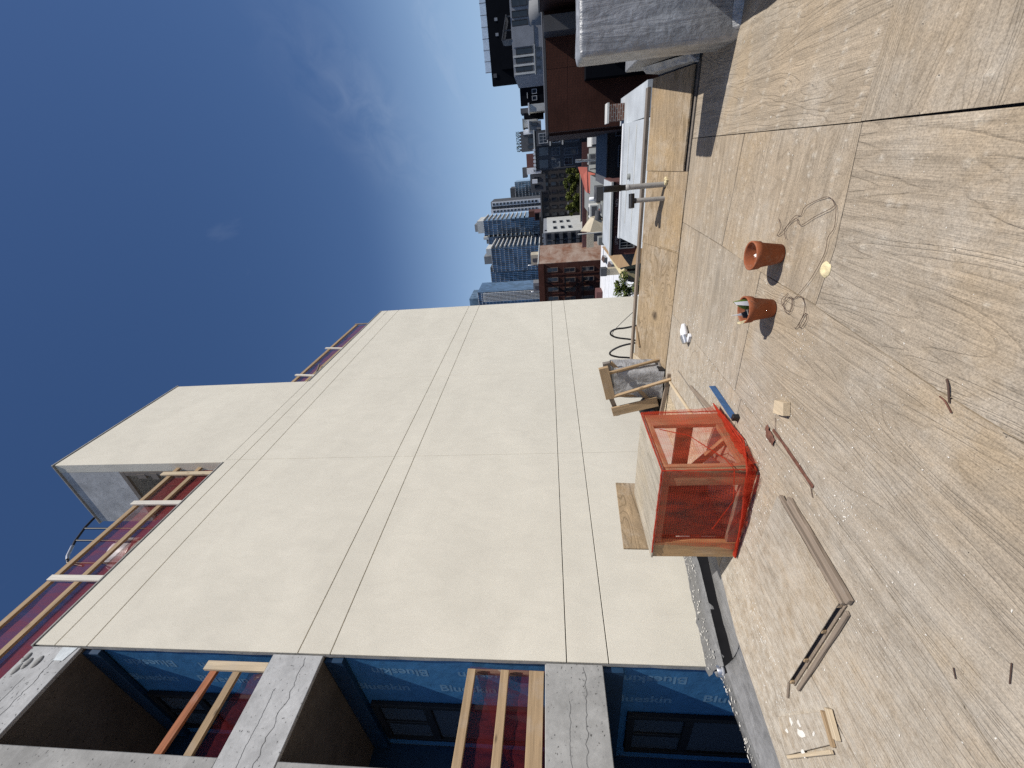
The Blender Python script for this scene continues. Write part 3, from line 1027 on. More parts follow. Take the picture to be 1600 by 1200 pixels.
# concrete balcony frame: beams, column, slabs
BEAMS = [(7.16, 7.80), (4.14, 4.73), (1.11, 1.70), (-1.9, -1.30)]
for i, (z0, z1) in enumerate(BEAMS):
    mb = MB()
    mb.box(0.9, BX0 - 0.012, WY + 0.012, WY + 0.06, z0, z1)
    bo = mb.build("concrete_beam", M['conc' if i == 2 else 'conc_lt'], bld, bevel=0.006)
    # a jagged crack along the beam face, with a second shorter one
    if i < 3:
        for (zc, x0_, x1_, amp) in ((z0 + 0.2, 0.95, 2.2, 0.035), (z0 + 0.36, 1.2, 1.9, 0.012)):
            cr = MB()
            pts, n = [], 46
            zz = zc
            for k in range(n + 1):
                zz += random.uniform(-1, 1) * amp * 0.45 + (zc - zz) * 0.12
                pts.append((x0_ + (x1_ - x0_) * k / n, zz))
            wdt = [random.uniform(0.0008, 0.003) * (1.0 if amp > 0.02 else 0.5) for _ in pts]
            vs = []
            for (px, pz), w_ in zip(pts, wdt):
                vs += [(px, WY + 0.0095, pz - w_), (px, WY + 0.0095, pz + w_), (px, WY + 0.013, pz - w_), (px, WY + 0.013, pz + w_)]
            fs = []
            for k in range(n):
                a, b2 = 4 * k, 4 * k + 4
                fs += [(a, b2, b2 + 1, a + 1), (a, a + 2, b2 + 2, b2), (a + 1, b2 + 1, b2 + 3, a + 3)]
            cr.add(vs, fs)
            cr.build("crack", M['crack'], bo)
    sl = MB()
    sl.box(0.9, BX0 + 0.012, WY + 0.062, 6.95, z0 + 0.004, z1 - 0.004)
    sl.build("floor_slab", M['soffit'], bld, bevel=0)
for (z0, z1) in ((4.732, 7.158), (1.702, 4.138), (-1.298, 1.108)):
    mb = MB()
    mb.box(0.9, 1.335, WY + 0.02, WY + 0.29, z0 + 0.001, z1 + 0.0)
    mb.build("concrete_column", M['conc'], bld, bevel=0.006)
    mb = MB()
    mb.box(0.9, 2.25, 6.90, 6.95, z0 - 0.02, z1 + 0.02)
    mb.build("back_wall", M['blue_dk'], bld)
# parapet band on the concrete roof slab, pale patch and mortar lumps at the corner
lm = MB()
for (x, z, r_) in ((2.10, 7.74, 0.045), (2.04, 7.66, 0.05), (2.06, 7.55, 0.055), (1.98, 7.72, 0.05)):
    lm.grid(lambda u, v: (x + r_ * 1.3 * math.cos(u * 6.28319) * math.sin(v * 3.14159), WY + 0.014 - 0.02 * math.sin(u * 6.28319) * math.sin(v * 3.14159), z + r_ * 0.8 * math.cos(v * 3.14159)), 14, 8)
lm.build("mortar_lumps", M['conc'], bld)
pp = MB()
pp.prism([(2.222, WY + 0.0115), (2.08, WY + 0.0115), (2.08, WY + 0.006), (2.222, WY + 0.006)], [7.20, 7.24, 7.24, 7.20], [7.40, 7.36, 7.36, 7.40])
pp.build("plaster_patch", simple("pale_plaster_patch", (0.62, 0.66, 0.66), 0.9, 0, 0.2, 12), bld)

# blue sheathing on the return wall, with a door opening and print
def text_mesh(body, size, name="lettering", depth=0.0006):
    cu = bpy.data.curves.new("lettering", 'FONT')
    cu.body = body
    cu.size = size
    cu.extrude = depth / 2
    cu.offset = size * 0.02
    cu.align_x = 'LEFT'
    cu.resolution_u = 3
    o = bpy.data.objects.new("tmp_text", cu)
    C.objects.link(o)
    bpy.context.view_layer.update()
    me = bpy.data.meshes.new_from_object(o.evaluated_get(bpy.context.evaluated_depsgraph_get()))
    me.name = name
    bpy.data.objects.remove(o)
    return me
def put_print(body, parent, fn, y, z, sgn, size=0.20):
    """flat print lying on the rumpled sheet; rows run up (+1) or down (-1) the wall"""
    src = text_mesh(body, size, depth=0.0)
    mb = MB()
    vs = []
    for v in src.vertices:
        yy, zz = y + sgn * v.co.y, z + sgn * v.co.x
        vs.append((fn(yy, zz) - 0.0014, yy, zz))
    mb.add(vs, [tuple(p.vertices) for p in src.polygons])
    bpy.data.meshes.remove(src)
    return mb.build("lettering", M['print'], parent)
def put_text(me, parent, origin, xdir, ydir, name="lettering"):
    o = bpy.data.objects.new(name, me)
    C.objects.link(o)
    o.parent = parent
    x, y = Vector(xdir), Vector(ydir)
    z = x.cross(y)
    mw = Matrix((x, y, z)).transposed().to_4x4()
    mw.translation = Vector(origin)
    o.matrix_basis = Matrix.Translation(-base_of(parent)) @ mw
    return o
for lvl, (z0, z1) in enumerate(((4.70, 7.185), (1.67, 4.165), (-1.33, 1.135))):
    # thin slightly rumpled sheet
    sh = MB()
    zoff = lvl * 3.7
    def wx(y, z):
        q = mnoise.noise(Vector((y * 2.2 + zoff, z * 5.0, lvl * 3.1))) + 0.5 * mnoise.noise(Vector((y * 6.0, z * 13.0 + zoff, 1.7)))
        return 2.2565 - 0.0045 * abs(q)
    def wallfn(u, v):
        y = WY + 0.058 + (6.895 - WY - 0.058) * u
        z = z0 + (z1 - z0) * v
        return (wx(y, z), y, z)
    sh.grid(wallfn, 50, 56)
    bs = sh.build("blue_sheathing", M['blue'], bld, recalc=False)
    # header strip under the soffit
    hb = MB()
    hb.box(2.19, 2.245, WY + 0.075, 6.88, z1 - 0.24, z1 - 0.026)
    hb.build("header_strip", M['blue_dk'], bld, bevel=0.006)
    # door: black frame, two glass lights, panels
    dz1 = z0 + 2.2 if lvl < 2 else 0.80
    fr = MB()
    y0, y1 = 5.66, 6.62
    fr.box(2.205, 2.252, y0, y0 + 0.07, z0 + 0.03, dz1)
    fr.box(2.205, 2.252, y1 - 0.07, y1, z0 + 0.03, dz1)
    fr.box(2.205, 2.252, y0 + 0.07, y1 - 0.07, dz1 - 0.08, dz1)
    fr.box(2.205, 2.252, y0 + 0.07, y1 - 0.07, dz1 - 0.74, dz1 - 0.64)
    fr.box(2.21, 2.252, y0 + 0.07, y1 - 0.07, z0 + 0.03, z0 + 0.16)
    fr.box(2.212, 2.252, (y0 + y1) / 2 - 0.03, (y0 + y1) / 2 + 0.03, dz1 - 0.64, dz1 - 0.08)
    dr = fr.build("balcony_door", M['black'], bld, bevel=0.004)
    gp = MB()
    gp.box(2.235, 2.247, y0 + 0.07, y1 - 0.07, z0 + 0.16, dz1 - 0.08)
    gp.build("pane", M['glass_lt'], dr)
    # print: alternate rows run up and down the wall
    ts = 1.0
    if lvl == 2:
        rows = ((4.86, 0.22, 1), (4.88, -0.78, 1), (5.42, 1.00, -1), (5.36, 0.02, -1))
    elif lvl == 1:
        rows = ((4.90, 3.02, 1), (4.92, 2.02, 1), (5.38, 3.98, -1), (5.36, 2.95, -1), (4.98, 1.75, -1))
    else:
        rows = ((4.90, 6.15, 1), (4.92, 5.18, 1), (5.38, 6.98, -1), (5.36, 6.02, -1), (5.36, 5.1, -1))
    for (yy, zz, sgn) in rows:
        if sgn > 0:
            put_print("Blueskin", bs, wx, yy, zz, 1)
        else:
            put_print("Blueskin", bs, wx, yy, zz, -1)

# rooftop block
ph = MB()
ph.box(5.53, 8.67, WY, WY + 0.2, 7.795, 11.48)
ph.build("rooftop_wall", M['stucco'], bld, bevel=0.006)
ph = MB()
ph.box(5.532, 8.668, WY + 0.202, 6.2, 10.15, 11.478)
ph.build("rooftop_overhang", M['conc_lt'], bld, bevel=0.008)
ph = MB()
ph.box(6.7, 8.66, WY + 0.202, 6.19, 7.71, 10.148)
ph.box(5.56, 6.7, 6.02, 6.19, 7.71, 10.148)
ph.build("porch_wall", simple("grey_green_plaster", (0.36, 0.39, 0.37), 0.9, 0, 0.12, 3), bld, bevel=0.004)
fc = MB()
fc.box(5.522, 5.57, WY + 0.205, 6.1, 10.06, 10.148)
fc.box(5.522, 5.56, WY + 0.205, WY + 0.30, 7.9, 10.05)
for k in range(7):
    zc = 8.0 + 0.27 * k
    fc.box(5.515, 5.56, WY + 0.24 + random.uniform(0, 0.03), WY + 0.36 + random.uniform(0, 0.05), zc, zc + random.uniform(0.12, 0.26))
fc.build("torn_edge_flashing", M['pine_grey'], bld)
for bx_ in ((5.50, 8.70, WY - 0.015, 6.23, 11.48, 11.505), (BX0 - 0.02, 5.526, WY - 0.012, 6.9, 7.801, 7.822), (8.674, XE, WY - 0.012, 6.9, 7.762, 7.785)):
    MB().box(*bx_).build("roof_coping", M['conc'], bld)
pl_t = thing("porch_lamp", "black porch lamp hanging on a looped cable inside the rooftop block", "lamp", (6.55, 5.35, 9.3))
MB().lathe(6.55, 5.35, [(0.0, 9.30), (0.09, 9.30), (0.11, 9.38), (0.05, 9.44), (0.0, 9.44)], 14).build("lamp_shade", M['black'], pl_t)
MB().tube([(6.55, 5.35, 9.44), (6.6, 5.2, 9.62), (6.62, 4.95, 9.7), (6.4, 4.86, 9.88)], 0.012, 6).build("cable", M['black'], pl_t)

# ------------------------------------------------------------------ guard rails on the building
def net_panel(name, mat, parent, p00, p10, p01, p11, sag=0.03, nu=24, nv=8, seed=0.0):
    """a hung net between four corners with folds; corners: low-left, low-right, up-left, up-right"""
    p00, p10, p01, p11 = map(Vector, (p00, p10, p01, p11))
    nrm = (p10 - p00).cross(p01 - p00).normalized()
    def fn(u, v):
        p = (p00 * (1 - u) + p10 * u) * (1 - v) + (p01 * (1 - u) + p11 * u) * v
        w = mnoise.noise(Vector((u * 5.0 + seed, v * 2.0, seed * 1.7))) + 0.5 * mnoise.noise(Vector((u * 17.0, v * 3.0 + seed, 3.3)))
        p = p + nrm * (w * sag) 
        p.z += sag * 0.8 * mnoise.noise(Vector((u * 9.0 + seed, 8.8, v))) * (1 if v > 0.9 else 0.3)
        return p
    mb = MB()
    mb.grid(fn, nu, nv)
    return mb.build(name, mat, parent, recalc=False)

r1 = thing("guard_rail", "timber guard rail with red netting across the middle balcony opening", "guard rail", (1.75, 4.7, 1.71), "timber guard rails on the building")
for (zc, hh, wd) in ((2.48, 0.085, 0.04), (2.13, 0.085, 0.04), (1.80, 0.15, 0.04)):
    beam("rail", (1.02, 4.66, zc + 0.012), (2.165, 4.66, zc - 0.012), wd, hh, M['pine'], r1)
beam("post", (2.19, 4.76, 1.71), (2.19, 4.76, 2.5), 0.04, 0.05, M['pine_old'], r1, up=(0, 1, 0))
net_panel("netting", M['net_dark'], r1, (0.95, 4.70, 1.70), (2.20, 4.72, 1.70), (0.95, 4.70, 2.42), (2.22, 4.73, 2.50), 0.03, 26, 8, 2.0)
net_panel("netting", M['net_dark'], r1, (0.95, 4.78, 1.68), (1.95, 4.86, 1.68), (0.95, 4.77, 1.75), (2.20, 4.76, 2.47), 0.04, 20, 8, 5.0)
r2 = thing("guard_rail", "short timber guard rail with one red rail across the top balcony opening", "guard rail", (1.75, 4.7, 4.74), "timber guard rails on the building")
beam("rail", (1.05, 4.69, 5.41), (2.10, 4.69, 5.36), 0.04, 0.085, M['pine_red'], r2)
beam("rail", (1.05, 4.69, 5.08), (2.10, 4.69, 5.09), 0.04, 0.085, M['pine'], r2)
beam("post", (2.105, 4.65, 4.74), (2.105, 4.65, 5.47), 0.09, 0.04, M['pine_pale'], r2, up=(0, 1, 0))
beam("brace", (2.16, 4.72, 4.74), (2.13, 4.95, 5.03), 0.04, 0.03, M['pine_white'], r2)
net_panel("netting", M['net_dark'], r2, (0.95, 4.735, 4.73), (2.2, 4.75, 4.74), (0.95, 4.73, 5.09), (2.18, 4.76, 5.00), 0.03, 26, 7, 9.0)

r3 = thing("guard_rail", "long timber guard rail with faded netting along the roof left of the rooftop block", "guard rail", (3.8, 4.75, 7.8), "timber guard rails on the building")
beam("rail", (0.3, 4.74, 8.72), (5.70, 4.74, 8.82), 0.04, 0.085, M['pine'], r3)
beam("rail", (0.3, 4.74, 8.28), (5.72, 4.74, 8.36), 0.04, 0.085, M['pine'], r3)
for (x, za, zb) in ((3.17, 7.80, 8.79), (4.60, 7.80, 8.88), (5.34, 7.80, 8.98)):
    beam("post", (x, 4.70, za), (x, 4.70, zb), 0.085, 0.035, M['pine_white' if x < 5 else 'pine_pale'], r3, up=(0, 1, 0))
net_panel("netting", M['net_roof'], r3, (0.3, 4.775, 7.76), (5.5, 4.775, 7.80), (0.3, 4.775, 8.74), (5.5, 4.775, 8.80), 0.02, 40, 6, 14.0)
net_panel("netting", M['net_roof'], r3, (0.3, 4.79, 7.76), (5.5, 4.79, 7.80), (0.3, 4.79, 8.22), (5.5, 4.79, 8.28), 0.02, 40, 6, 44.0)
beam("toe_board", (3.45, 4.64, 7.84), (3.75, 4.64, 7.86), 0.05, 0.06, M['pine_old'], r3)
r4 = thing("guard_rail", "timber guard rail with purple tinged netting along the roof right of the rooftop block", "guard rail", (10.9, 4.75, 7.76), "timber guard rails on the building")
beam("rail", (8.70, 4.74, 8.40), (13.1, 4.74, 8.36), 0.04, 0.085, M['pine'], r4)
beam("rail", (8.70, 4.74, 8.03), (13.1, 4.74, 7.92), 0.04, 0.085, M['pine'], r4)
for (x, za, zb) in ((9.15, 7.76, 8.50), (10.9, 7.76, 8.50)):
    beam("post", (x, 4.70, za), (x + 0.1, 4.70, zb), 0.07, 0.035, M['pine_white'], r4, up=(0, 1, 0))
beam("post", (13.05, 4.72, 7.76), (13.05, 4.72, 8.42), 0.07, 0.035, M['pine_old'], r4, up=(0, 1, 0))
beam("brace", (8.95, 4.66, 7.78), (9.75, 4.66, 8.05), 0.05, 0.03, M['pine_grey'], r4)
net_panel("netting", M['net_roof'], r4, (8.7, 4.775, 7.77), (13.05, 4.775, 7.77), (8.7, 4.775, 8.42), (13.05, 4.775, 8.38), 0.02, 40, 6, 19.0)

# rooftop ladder hoops and the round duct behind the rail
hp = thing("roof_ladder", "dark steel roof ladder with curved safety hoops behind the timber rail", "ladder", (4.8, 6.2, 7.8))
for zz in (9.55,):
    pts = [(5.5, 6.3, zz)] + [(4.95 - 0.62 * math.sin(a), 6.35 + 0.42 * math.cos(a), zz) for a in [math.pi * k / 12 for k in range(13)]] + [(5.5, 5.9, zz)]
    MB().tube(pts, 0.016, 6).build("hoop", M['black'], hp)
for (x, zt_) in ((5.17, 11.35), (4.87, 11.2), (4.36, 10.8)):
    MB().tube([(x, 6.0, 7.85), (x, 6.0, zt_)], 0.02, 6).build("upright", M['black'], hp)
arc = MB()
arc.tube([(5.45, 6.0, 11.42), (5.2, 6.0, 11.36), (4.85, 6.0, 11.2), (4.5, 6.0, 10.96), (4.36, 6.0, 10.8), (4.3, 6.0, 10.4)], 0.024, 8)
arc.build("hand_bar", M['black'], hp)
MB().tube([(4.72, 5.985, 11.1), (4.5, 5.985, 10.95), (4.42, 5.985, 10.86)], 0.03, 8).build("bright_sleeve", M['galv'], hp)
du = thing("roof_duct", "round silver duct on the roof behind the timber rail", "duct", (4.85, 6.4, 7.8))
MB().lathe(4.85, 6.4, [(0.0, 10.40), (0.31, 10.42), (0.33, 10.34), (0.33, 7.8)], 28).build("duct_body", M['white_plastic'], du)
MB().lathe(4.85, 6.4, [(0.332, 9.98), (0.345, 9.98), (0.345, 9.94), (0.332, 9.94)], 24).build("duct_band", M['galv'], du)

# small vent outlet at the foot of the stucco corner
vn = thing("vent_outlet", "short silver vent pipe with a dark mouth at the foot of the stucco corner", "vent pipe", (2.17, 4.5, 0.0))
MB().lathe(2.14, 4.47, [(0.052, -0.10), (0.052, 0.05), (0.045, 0.055), (0.045, -0.1)], 20).build("pipe", M['galv'], vn)
MB().lathe(2.14, 4.47, [(0.060, 0.012), (0.060, -0.02), (0.050, -0.02), (0.050, 0.012)], 20).build("collar", M['white_plastic'], vn)
MB().lathe(2.14, 4.47, [(0.0, 0.02), (0.044, 0.02)], 20).build("mouth", M['black'], vn)

# ------------------------------------------------------------------ silver coated parapet block on the right
def lumpy_box(name, mat, x0, x1, y0, y1, z0, z1, amp, parent=None, n=26, taper=0.0, rough=1.0):
    bm = bmesh.new()
    bmesh.ops.create_grid(bm, x_segments=1, y_segments=1, size=1)
    bm.clear()
    mb = MB()
    fs = [((x0, y0, z0), (0, 0, z1 - z0), (0, y1 - y0, 0)), ((x1, y0, z0), (0, y1 - y0, 0), (0, 0, z1 - z0)),
          ((x0, y1, z0), (0, 0, z1 - z0), (x1 - x0, 0, 0)), ((x0, y0, z0), (x1 - x0, 0, 0), (0, 0, z1 - z0)),
          ((x0, y0, z1), (x1 - x0, 0, 0), (0, y1 - y0, 0))]
    bm.free()
    cx, cy = (x0 + x1) / 2, (y0 + y1) / 2
    rad_ = 0.022
    for o_, a_, b_2 in fs:
        o_, a_, b_2 = Vector(o_), Vector(a_), Vector(b_2)
        na = max(4, min(90, int(a_.length / 0.03)))
        nb = max(4, min(90, int(b_2.length / 0.03)))
        def fn(u, v):
            p = o_ + a_ * u + b_2 * v
            # soft rounded edges and lumpy skin
            q = Vector((min(max(p.x, x0 + rad_), x1 - rad_), min(max(p.y, y0 + rad_), y1 - rad_), min(p.z, z1 - rad_)))
            dd = p - q
            if dd.length > rad_:
                dd = dd.normalized() * rad_
            nn = dd.normalized() if dd.length > 1e-6 else Vector((0, 0, 1))
            w = mnoise.noise(Vector((p.x * 9, p.y * 9, p.z * 2.2))) + 0.5 * mnoise.noise(Vector((p.x * 26, p.y * 26, p.z * 6))) * rough
            r_ = q + dd + nn * w * amp
            r_.x += taper * (r_.z - z0) * 0.0
            return r_
        mb.grid(fn, na, nb)
    o = mb.build(name, mat, parent, recalc=False)
    me = o.data
    bm = bmesh.new()
    bm.from_mesh(me)
    bmesh.ops.remove_doubles(bm, verts=bm.verts, dist=0.004)
    bmesh.ops.recalc_face_normals(bm, faces=bm.faces)
    bm.to_mesh(me)
    bm.free()
    for p in me.polygons:
        p.use_smooth = True
    return o
chm = thing("parapet_block", "lumpy parapet block under thick silver coating at the right roof edge", "parapet", (4.34, -2.3, 0))
lumpy_box("block", M['silver'], 4.12, 4.57, -3.9, -0.63, 0.0, 1.2, 0.010, chm)
fo = MB()
fo.hexa([(4.02, -3.9, -0.02), (4.14, -3.9, -0.02), (4.16, -0.66, -0.02), (4.09, -0.70, -0.02)], [(4.13, -3.9, 0.30), (4.15, -3.9, 0.31), (4.16, -0.68, 0.08), (4.13, -0.70, 0.08)])
fo.build("base_flare", M['silver_lt'], chm, bevel=0.01)
par = thing("low_parapet", "low silver coated parapet wall along the right edge of the plywood deck", "parapet", (2, -1.3, 0))
lumpy_box("wall", M['silver_lt'], -2.2, 4.10, -1.5, -0.98, 0.0, 0.42, 0.008, par)
# return flashing between block and kerb
rfx = MB()
rfx.hexa([(4.98, -0.70, 0.01), (5.62, -0.70, 0.18), (5.62, -0.63, 0.18), (4.98, -0.63, 0.01)], [(4.99, -0.70, 0.10), (5.66, -0.72, 0.42), (5.66, -0.66, 0.36), (5.0, -0.64, 0.06)])
rfx.build("return_flashing", M['silver'], deck)
MB().box(4.6, 5.9, -3.1, -0.72, 0.0, 0.55).build("kerb_return", M['membrane'], deck, bevel=0.01)

# ------------------------------------------------------------------ vent pipes through the kerb
def vent(x, y, h1, h2, r, label, tee):
    z0 = SL(x) + 0.01
    t_ = thing("vent_pipe", label, "vent pipe", (x, y, z0), "vent pipes in the plywood kerb")
    MB().tube([(x, y, z0 - 0.05), (x, y, z0 + h1)], r, 18).build("pipe", M['pvc'], t_)
    if tee:
        MB().tube([(x, y, z0 + h1 - 0.005), (x, y, z0 + h2)], r * 1.15, 18).build("socket", M['rubber'], t_)
        MB().tube([(x + 0.02, y - 0.075, z0 + h2), (x - 0.02, y + 0.075, z0 + h2)], r * 1.3, 18).build("tee_cap", M['rubber'], t_)
    else:
        MB().tube([(x, y, z0 + h1 - 0.002), (x, y, z0 + h1 + 0.05), (x, y, z0 + h1 + 0.051), (x, y, z0 + h2)], [r * 1.06, r * 1.06, r * 1.18, r * 1.18], 18).build("extension", M['rubber'], t_)
        MB().lathe(x, y, [(r * 1.12, z0 + h1 - 0.04), (r * 1.12, z0 + h1), (r, z0 + h1)], 18).build("coupling", M['pvc'], t_)
        fb = MB()
        for k in range(9):
            a = k * 0.7
            q = 0.012 + 0.012 * random.random()
            cx_, cy_ = x - 0.02 + 0.035 * math.cos(a) * random.random(), y - 0.035 + 0.03 * math.sin(a)
            fb.lathe(cx_, cy_, [(0, z0 + q), (q * 0.8, z0 + q * 0.7), (q, z0), (q * 0.7, z0 - 0.02)], 8)
        fb.build("foam_seal", M['cream'], t_)
    return t_
vent(5.335, 0.435, 0.45, 0.70, 0.030, "tall grey vent pipe with a black extension rising from the plywood kerb", False)
vent(5.325, 0.585, 0.33, 0.375, 0.026, "short grey vent pipe with a black tee cap on the plywood kerb", True)

# ------------------------------------------------------------------ black cables looping behind the kerb in front of the stucco
for pts, r_, lab in (([(5.95, 2.40, 0.10), (5.95, 2.45, 0.36), (5.95, 2.46, 0.50), (5.95, 2.50, 0.585), (5.95, 2.56, 0.58), (5.95, 2.61, 0.48), (5.94, 2.64, 0.30), (5.93, 2.67, 0.18)], 0.014, "black cable loop nearest the thin wire behind the kerb"),
                     ([(5.95, 2.70, 0.10), (5.95, 2.73, 0.32), (5.95, 2.77, 0.46), (5.95, 2.84, 0.575), (5.95, 2.90, 0.58), (5.95, 2.945, 0.46), (5.94, 2.96, 0.30), (5.92, 2.98, 0.17)], 0.015, "black cable loop beside the grey pipe stub and timber frame"),
                     ([(5.86, 2.15, 0.27), (5.9, 2.27, 0.37), (5.94, 2.42, 0.49), (5.95, 2.52, 0.56), (5.95, 2.6, 0.53)], 0.0045, "thin dark wire slanting from the edge board to the cable loop")):
    # smooth the control points
    vp = [Vector(p) for p in pts]
    sm = []
    for i in range(len(vp) - 1):
        p0, p1, p2, p3 = vp[max(i - 1, 0)], vp[i], vp[i + 1], vp[min(i + 2, len(vp) - 1)]
        for k in range(5):
            t_ = k / 5
            sm.append(0.5 * ((2 * p1) + (-p0 + p2) * t_ + (2 * p0 - 5 * p1 + 4 * p2 - p3) * t_ ** 2 + (-p0 + 3 * p1 - 3 * p2 + p3) * t_ ** 3))
    sm.append(vp[-1])
    tag(MB().tube(sm, r_, 8).build("cable", M['rubber']), lab, "cable", "cables behind the kerb")

# ------------------------------------------------------------------ timber stand around a tarped unit
st = thing("timber_stand", "rough timber stand leaning over a grey tarped unit by the stucco wall", "stand", (4.85, 2.9, 0))
beam("top_beam", (4.80, 2.52, 0.845), (4.80, 3.0, 0.735), 0.05, 0.125, M['pine'], st)
beam("leg", (4.84, 2.64, 0.80), (5.12, 2.60, 0.03), 0.035, 0.035, M['pine'], st)
beam("leg", (4.78, 2.96, 0.68), (4.67, 2.66, 0.0), 0.035, 0.035, M['pine'], st)
beam("side_board", (4.82, 3.24, 0.70), (4.80, 3.08, 0.10), 0.025, 0.145, M['pine'], st, up=(0, 1, 0.2))
beam("brace", (4.82, 2.98, 0.66), (5.0, 3.10, 0.22), 0.03, 0.05, M['pine'], st)
beam("cross_piece", (4.82, 2.98, 0.735), (4.92, 3.36, 0.60), 0.04, 0.06, M['pine_old'], st)
beam("cross_piece", (5.0, 2.55, 0.78), (5.05, 3.05, 0.70), 0.05, 0.10, M['pine_grey'], st)
beam("cross_piece", (4.70, 2.60, 0.02), (4.72, 3.25, 0.06), 0.03, 0.05, M['pine_old'], st)
beam("brace", (5.02, 2.56, 0.72), (4.86, 3.16, 0.14), 0.022, 0.05, M['pine'], st)
tag(MB().grid(lambda u, v: (4.98 + 0.20 * math.cos(6.28319 * u) * math.sin(3.14159 * v) * (1 + 0.25 * mnoise.noise(Vector((u * 4, v * 4, 3)))), 3.30 + 0.17 * math.sin(6.28319 * u) * math.sin(3.14159 * v), 0.15 - 0.15 * math.cos(3.14159 * v) * (1 + 0.2 * mnoise.noise(Vector((u * 5, v * 3, 8))))), 26, 16).build("rubbish_bag", M['rubber']), "black rubbish bag slumped against the timber stand by the wall", "bag")
tu = thing("tarped_unit", "grey tarp wrapped unit standing under the timber stand", "unit", (5.05, 2.95, 0))
def tarpfn(u, v):
    a = 2 * math.pi * u
    sq = 1 / max(abs(math.cos(a)), abs(math.sin(a)))
    sq = min(sq, 1.3)
    k = 1.0 - 0.08 * v
    w = 0.02 * mnoise.noise(Vector((math.cos(a) * 2.5, math.sin(a) * 2.5, v * 2.2))) + 0.012 * mnoise.noise(Vector((math.cos(a) * 7, math.sin(a) * 7, v * 5)))
    return (5.10 + (0.20 * sq * k + w) * math.cos(a), 2.90 + (0.23 * sq * k + w) * math.sin(a) - 0.06 * v, 0.02 + 0.66 * v + 0.02 * mnoise.noise(Vector((a, 3.3, v))))
tm = MB()
tm.grid(tarpfn, 48, 22)
tm.build("tarp", M['tarp'], tu)
MB().prism([(4.94, 2.68), (5.26, 2.68), (5.26, 3.02), (4.94, 3.02)], 0.58, 0.665).build("lid", M['rubber'], tu, bevel=0.012)
MB().box(4.93, 5.28, 2.66, 3.14, 0.0, 0.10).build("base", M['rubber'], tu, bevel=0.01)
ps = thing("pipe_stub", "grey pipe stub lying behind the timber stand under the cable loop", "pipe", (5.5, 2.95, 0.2))
MB().tube([(5.55, 2.92, 0.22), (5.55, 2.96, 0.56)], 0.05, 18).build("pipe", M['pvc'], ps)
MB().tube([(5.55, 2.955, 0.52), (5.55, 2.962, 0.58)], 0.058, 18).build("cap", M['tarp'], ps)
MB().box(5.40, 5.60, 3.0, 3.16, 0.16, 0.34).build("bracket", M['rubber'], ps, bevel=0.01)
rb = MB()
rb.grid(lambda u, v: (5.42 + 0.35 * u, 3.10 + 0.3 * v, 0.17 + 0.26 * math.sin(3.14 * u) * math.sin(3.14 * v) + 0.03 * mnoise.noise(Vector((u * 5, v * 5, 1)))), 14, 12)
tag(rb.build("rubble_heap", M['conc']), "grey mortar heap behind the tarped unit", "rubble")
# loose sticks by the stand
tag(beam("stick", (4.67, 2.70, 0.014), (3.76, 2.62, 0.012), 0.03, 0.02, M['pine_pale']), "pale stick lying flat from the stand foot towards the netted frame", "stick")
tag(beam("stick", (5.10, 2.62, 0.06), (4.88, 2.80, 0.02), 0.03, 0.03, M['pine_grey']), "dark offcut lying at the foot of the timber stand", "offcut")
tag(beam("batten", (3.95, 2.36, 0.014), (3.2, 2.25, 0.012), 0.045, 0.02, M['pine_old'], jag=0.01), "weathered batten lying beside the netted frame", "batten")
tag(beam("batten", (4.45, 2.42, 0.004), (3.45, 2.36, 0.004), 0.012, 0.006, M['pine_grey']), "thin dark lath lying along the plywood seam by the stand", "lath")

# ------------------------------------------------------------------ netted timber frame
fx0, fx1, fy0, fy1, fz = 2.44, 3.20, 2.20, 3.18, 0.70
nf = thing("netted_frame", "open timber hatch frame wrapped in orange red netting", "hatch frame", (2.8, 2.7, 0))
T = 0.04
def post(x0, x1, y0, y1, mat, z0=0.0, z1=fz - 0.018, nm="post"):
    # vertical timber with its grain upright
    cx_, cy_ = (x0 + x1) / 2, (y0 + y1) / 2
    return beam(nm, (cx_, cy_, z0), (cx_, cy_, z1), abs(x1 - x0), abs(y1 - y0), mat, nf, up=(0, 1, 0))
post(fx0, fx0 + T, fy0 + 0.005, fy0 + 0.155, M['pine'])
post(fx0 + T + 0.002, fx0 + T + 0.042, fy0, fy0 + T, M['pine'])
post(fx1 - 0.16, fx1, fy0, fy0 + T, M['pine'])
post(fx0 - 0.004, fx0 + T, fy1 - 0.17, fy1 + 0.012, M['pine_tan'])
post(fx0 + T, fx0 + T + 0.13, fy1 - T, fy1, M['pine_old'])
post(fx1 - T, fx1, fy1 - 0.14, fy1, M['pine_old'])
beam("rail", (fx0 + 0.085, fy0 + 0.02, fz - 0.045), (fx1 - 0.162, fy0 + 0.02, fz - 0.045), T, 0.05, M['pine'], nf)
beam("rail", (fx0 + 0.085, fy0 + 0.02, 0.05), (fx1 - 0.162, fy0 + 0.02, 0.05), T, 0.085, M['pine'], nf)
beam("rail", (fx0 + 0.02, fy0 + 0.157, 0.05), (fx0 + 0.02, fy1 - 0.175, 0.05), T, 0.085, M['pine_old'], nf)
beam("rail", (fx0 + 0.02, fy0 + 0.157, fz - 0.045), (fx0 + 0.02, fy1 - 0.175, fz - 0.045), T, 0.05, M['pine'], nf)
beam("rail", (fx1 - 0.02, fy0 + 0.045, 0.30), (fx1 - 0.02, fy1 - 0.142, 0.30), T, 0.14, M['pine'], nf)
beam("rail", (fx0 + 0.06, fy1 - 0.02, 0.05), (fx1 - 0.05, fy1 - 0.02, 0.05), T, 0.085, M['pine_old'], nf)
beam("inner_strut", (2.95, 2.30, 0.02), (3.12, 2.95, 0.33), 0.035, 0.06, M['pine'], nf)
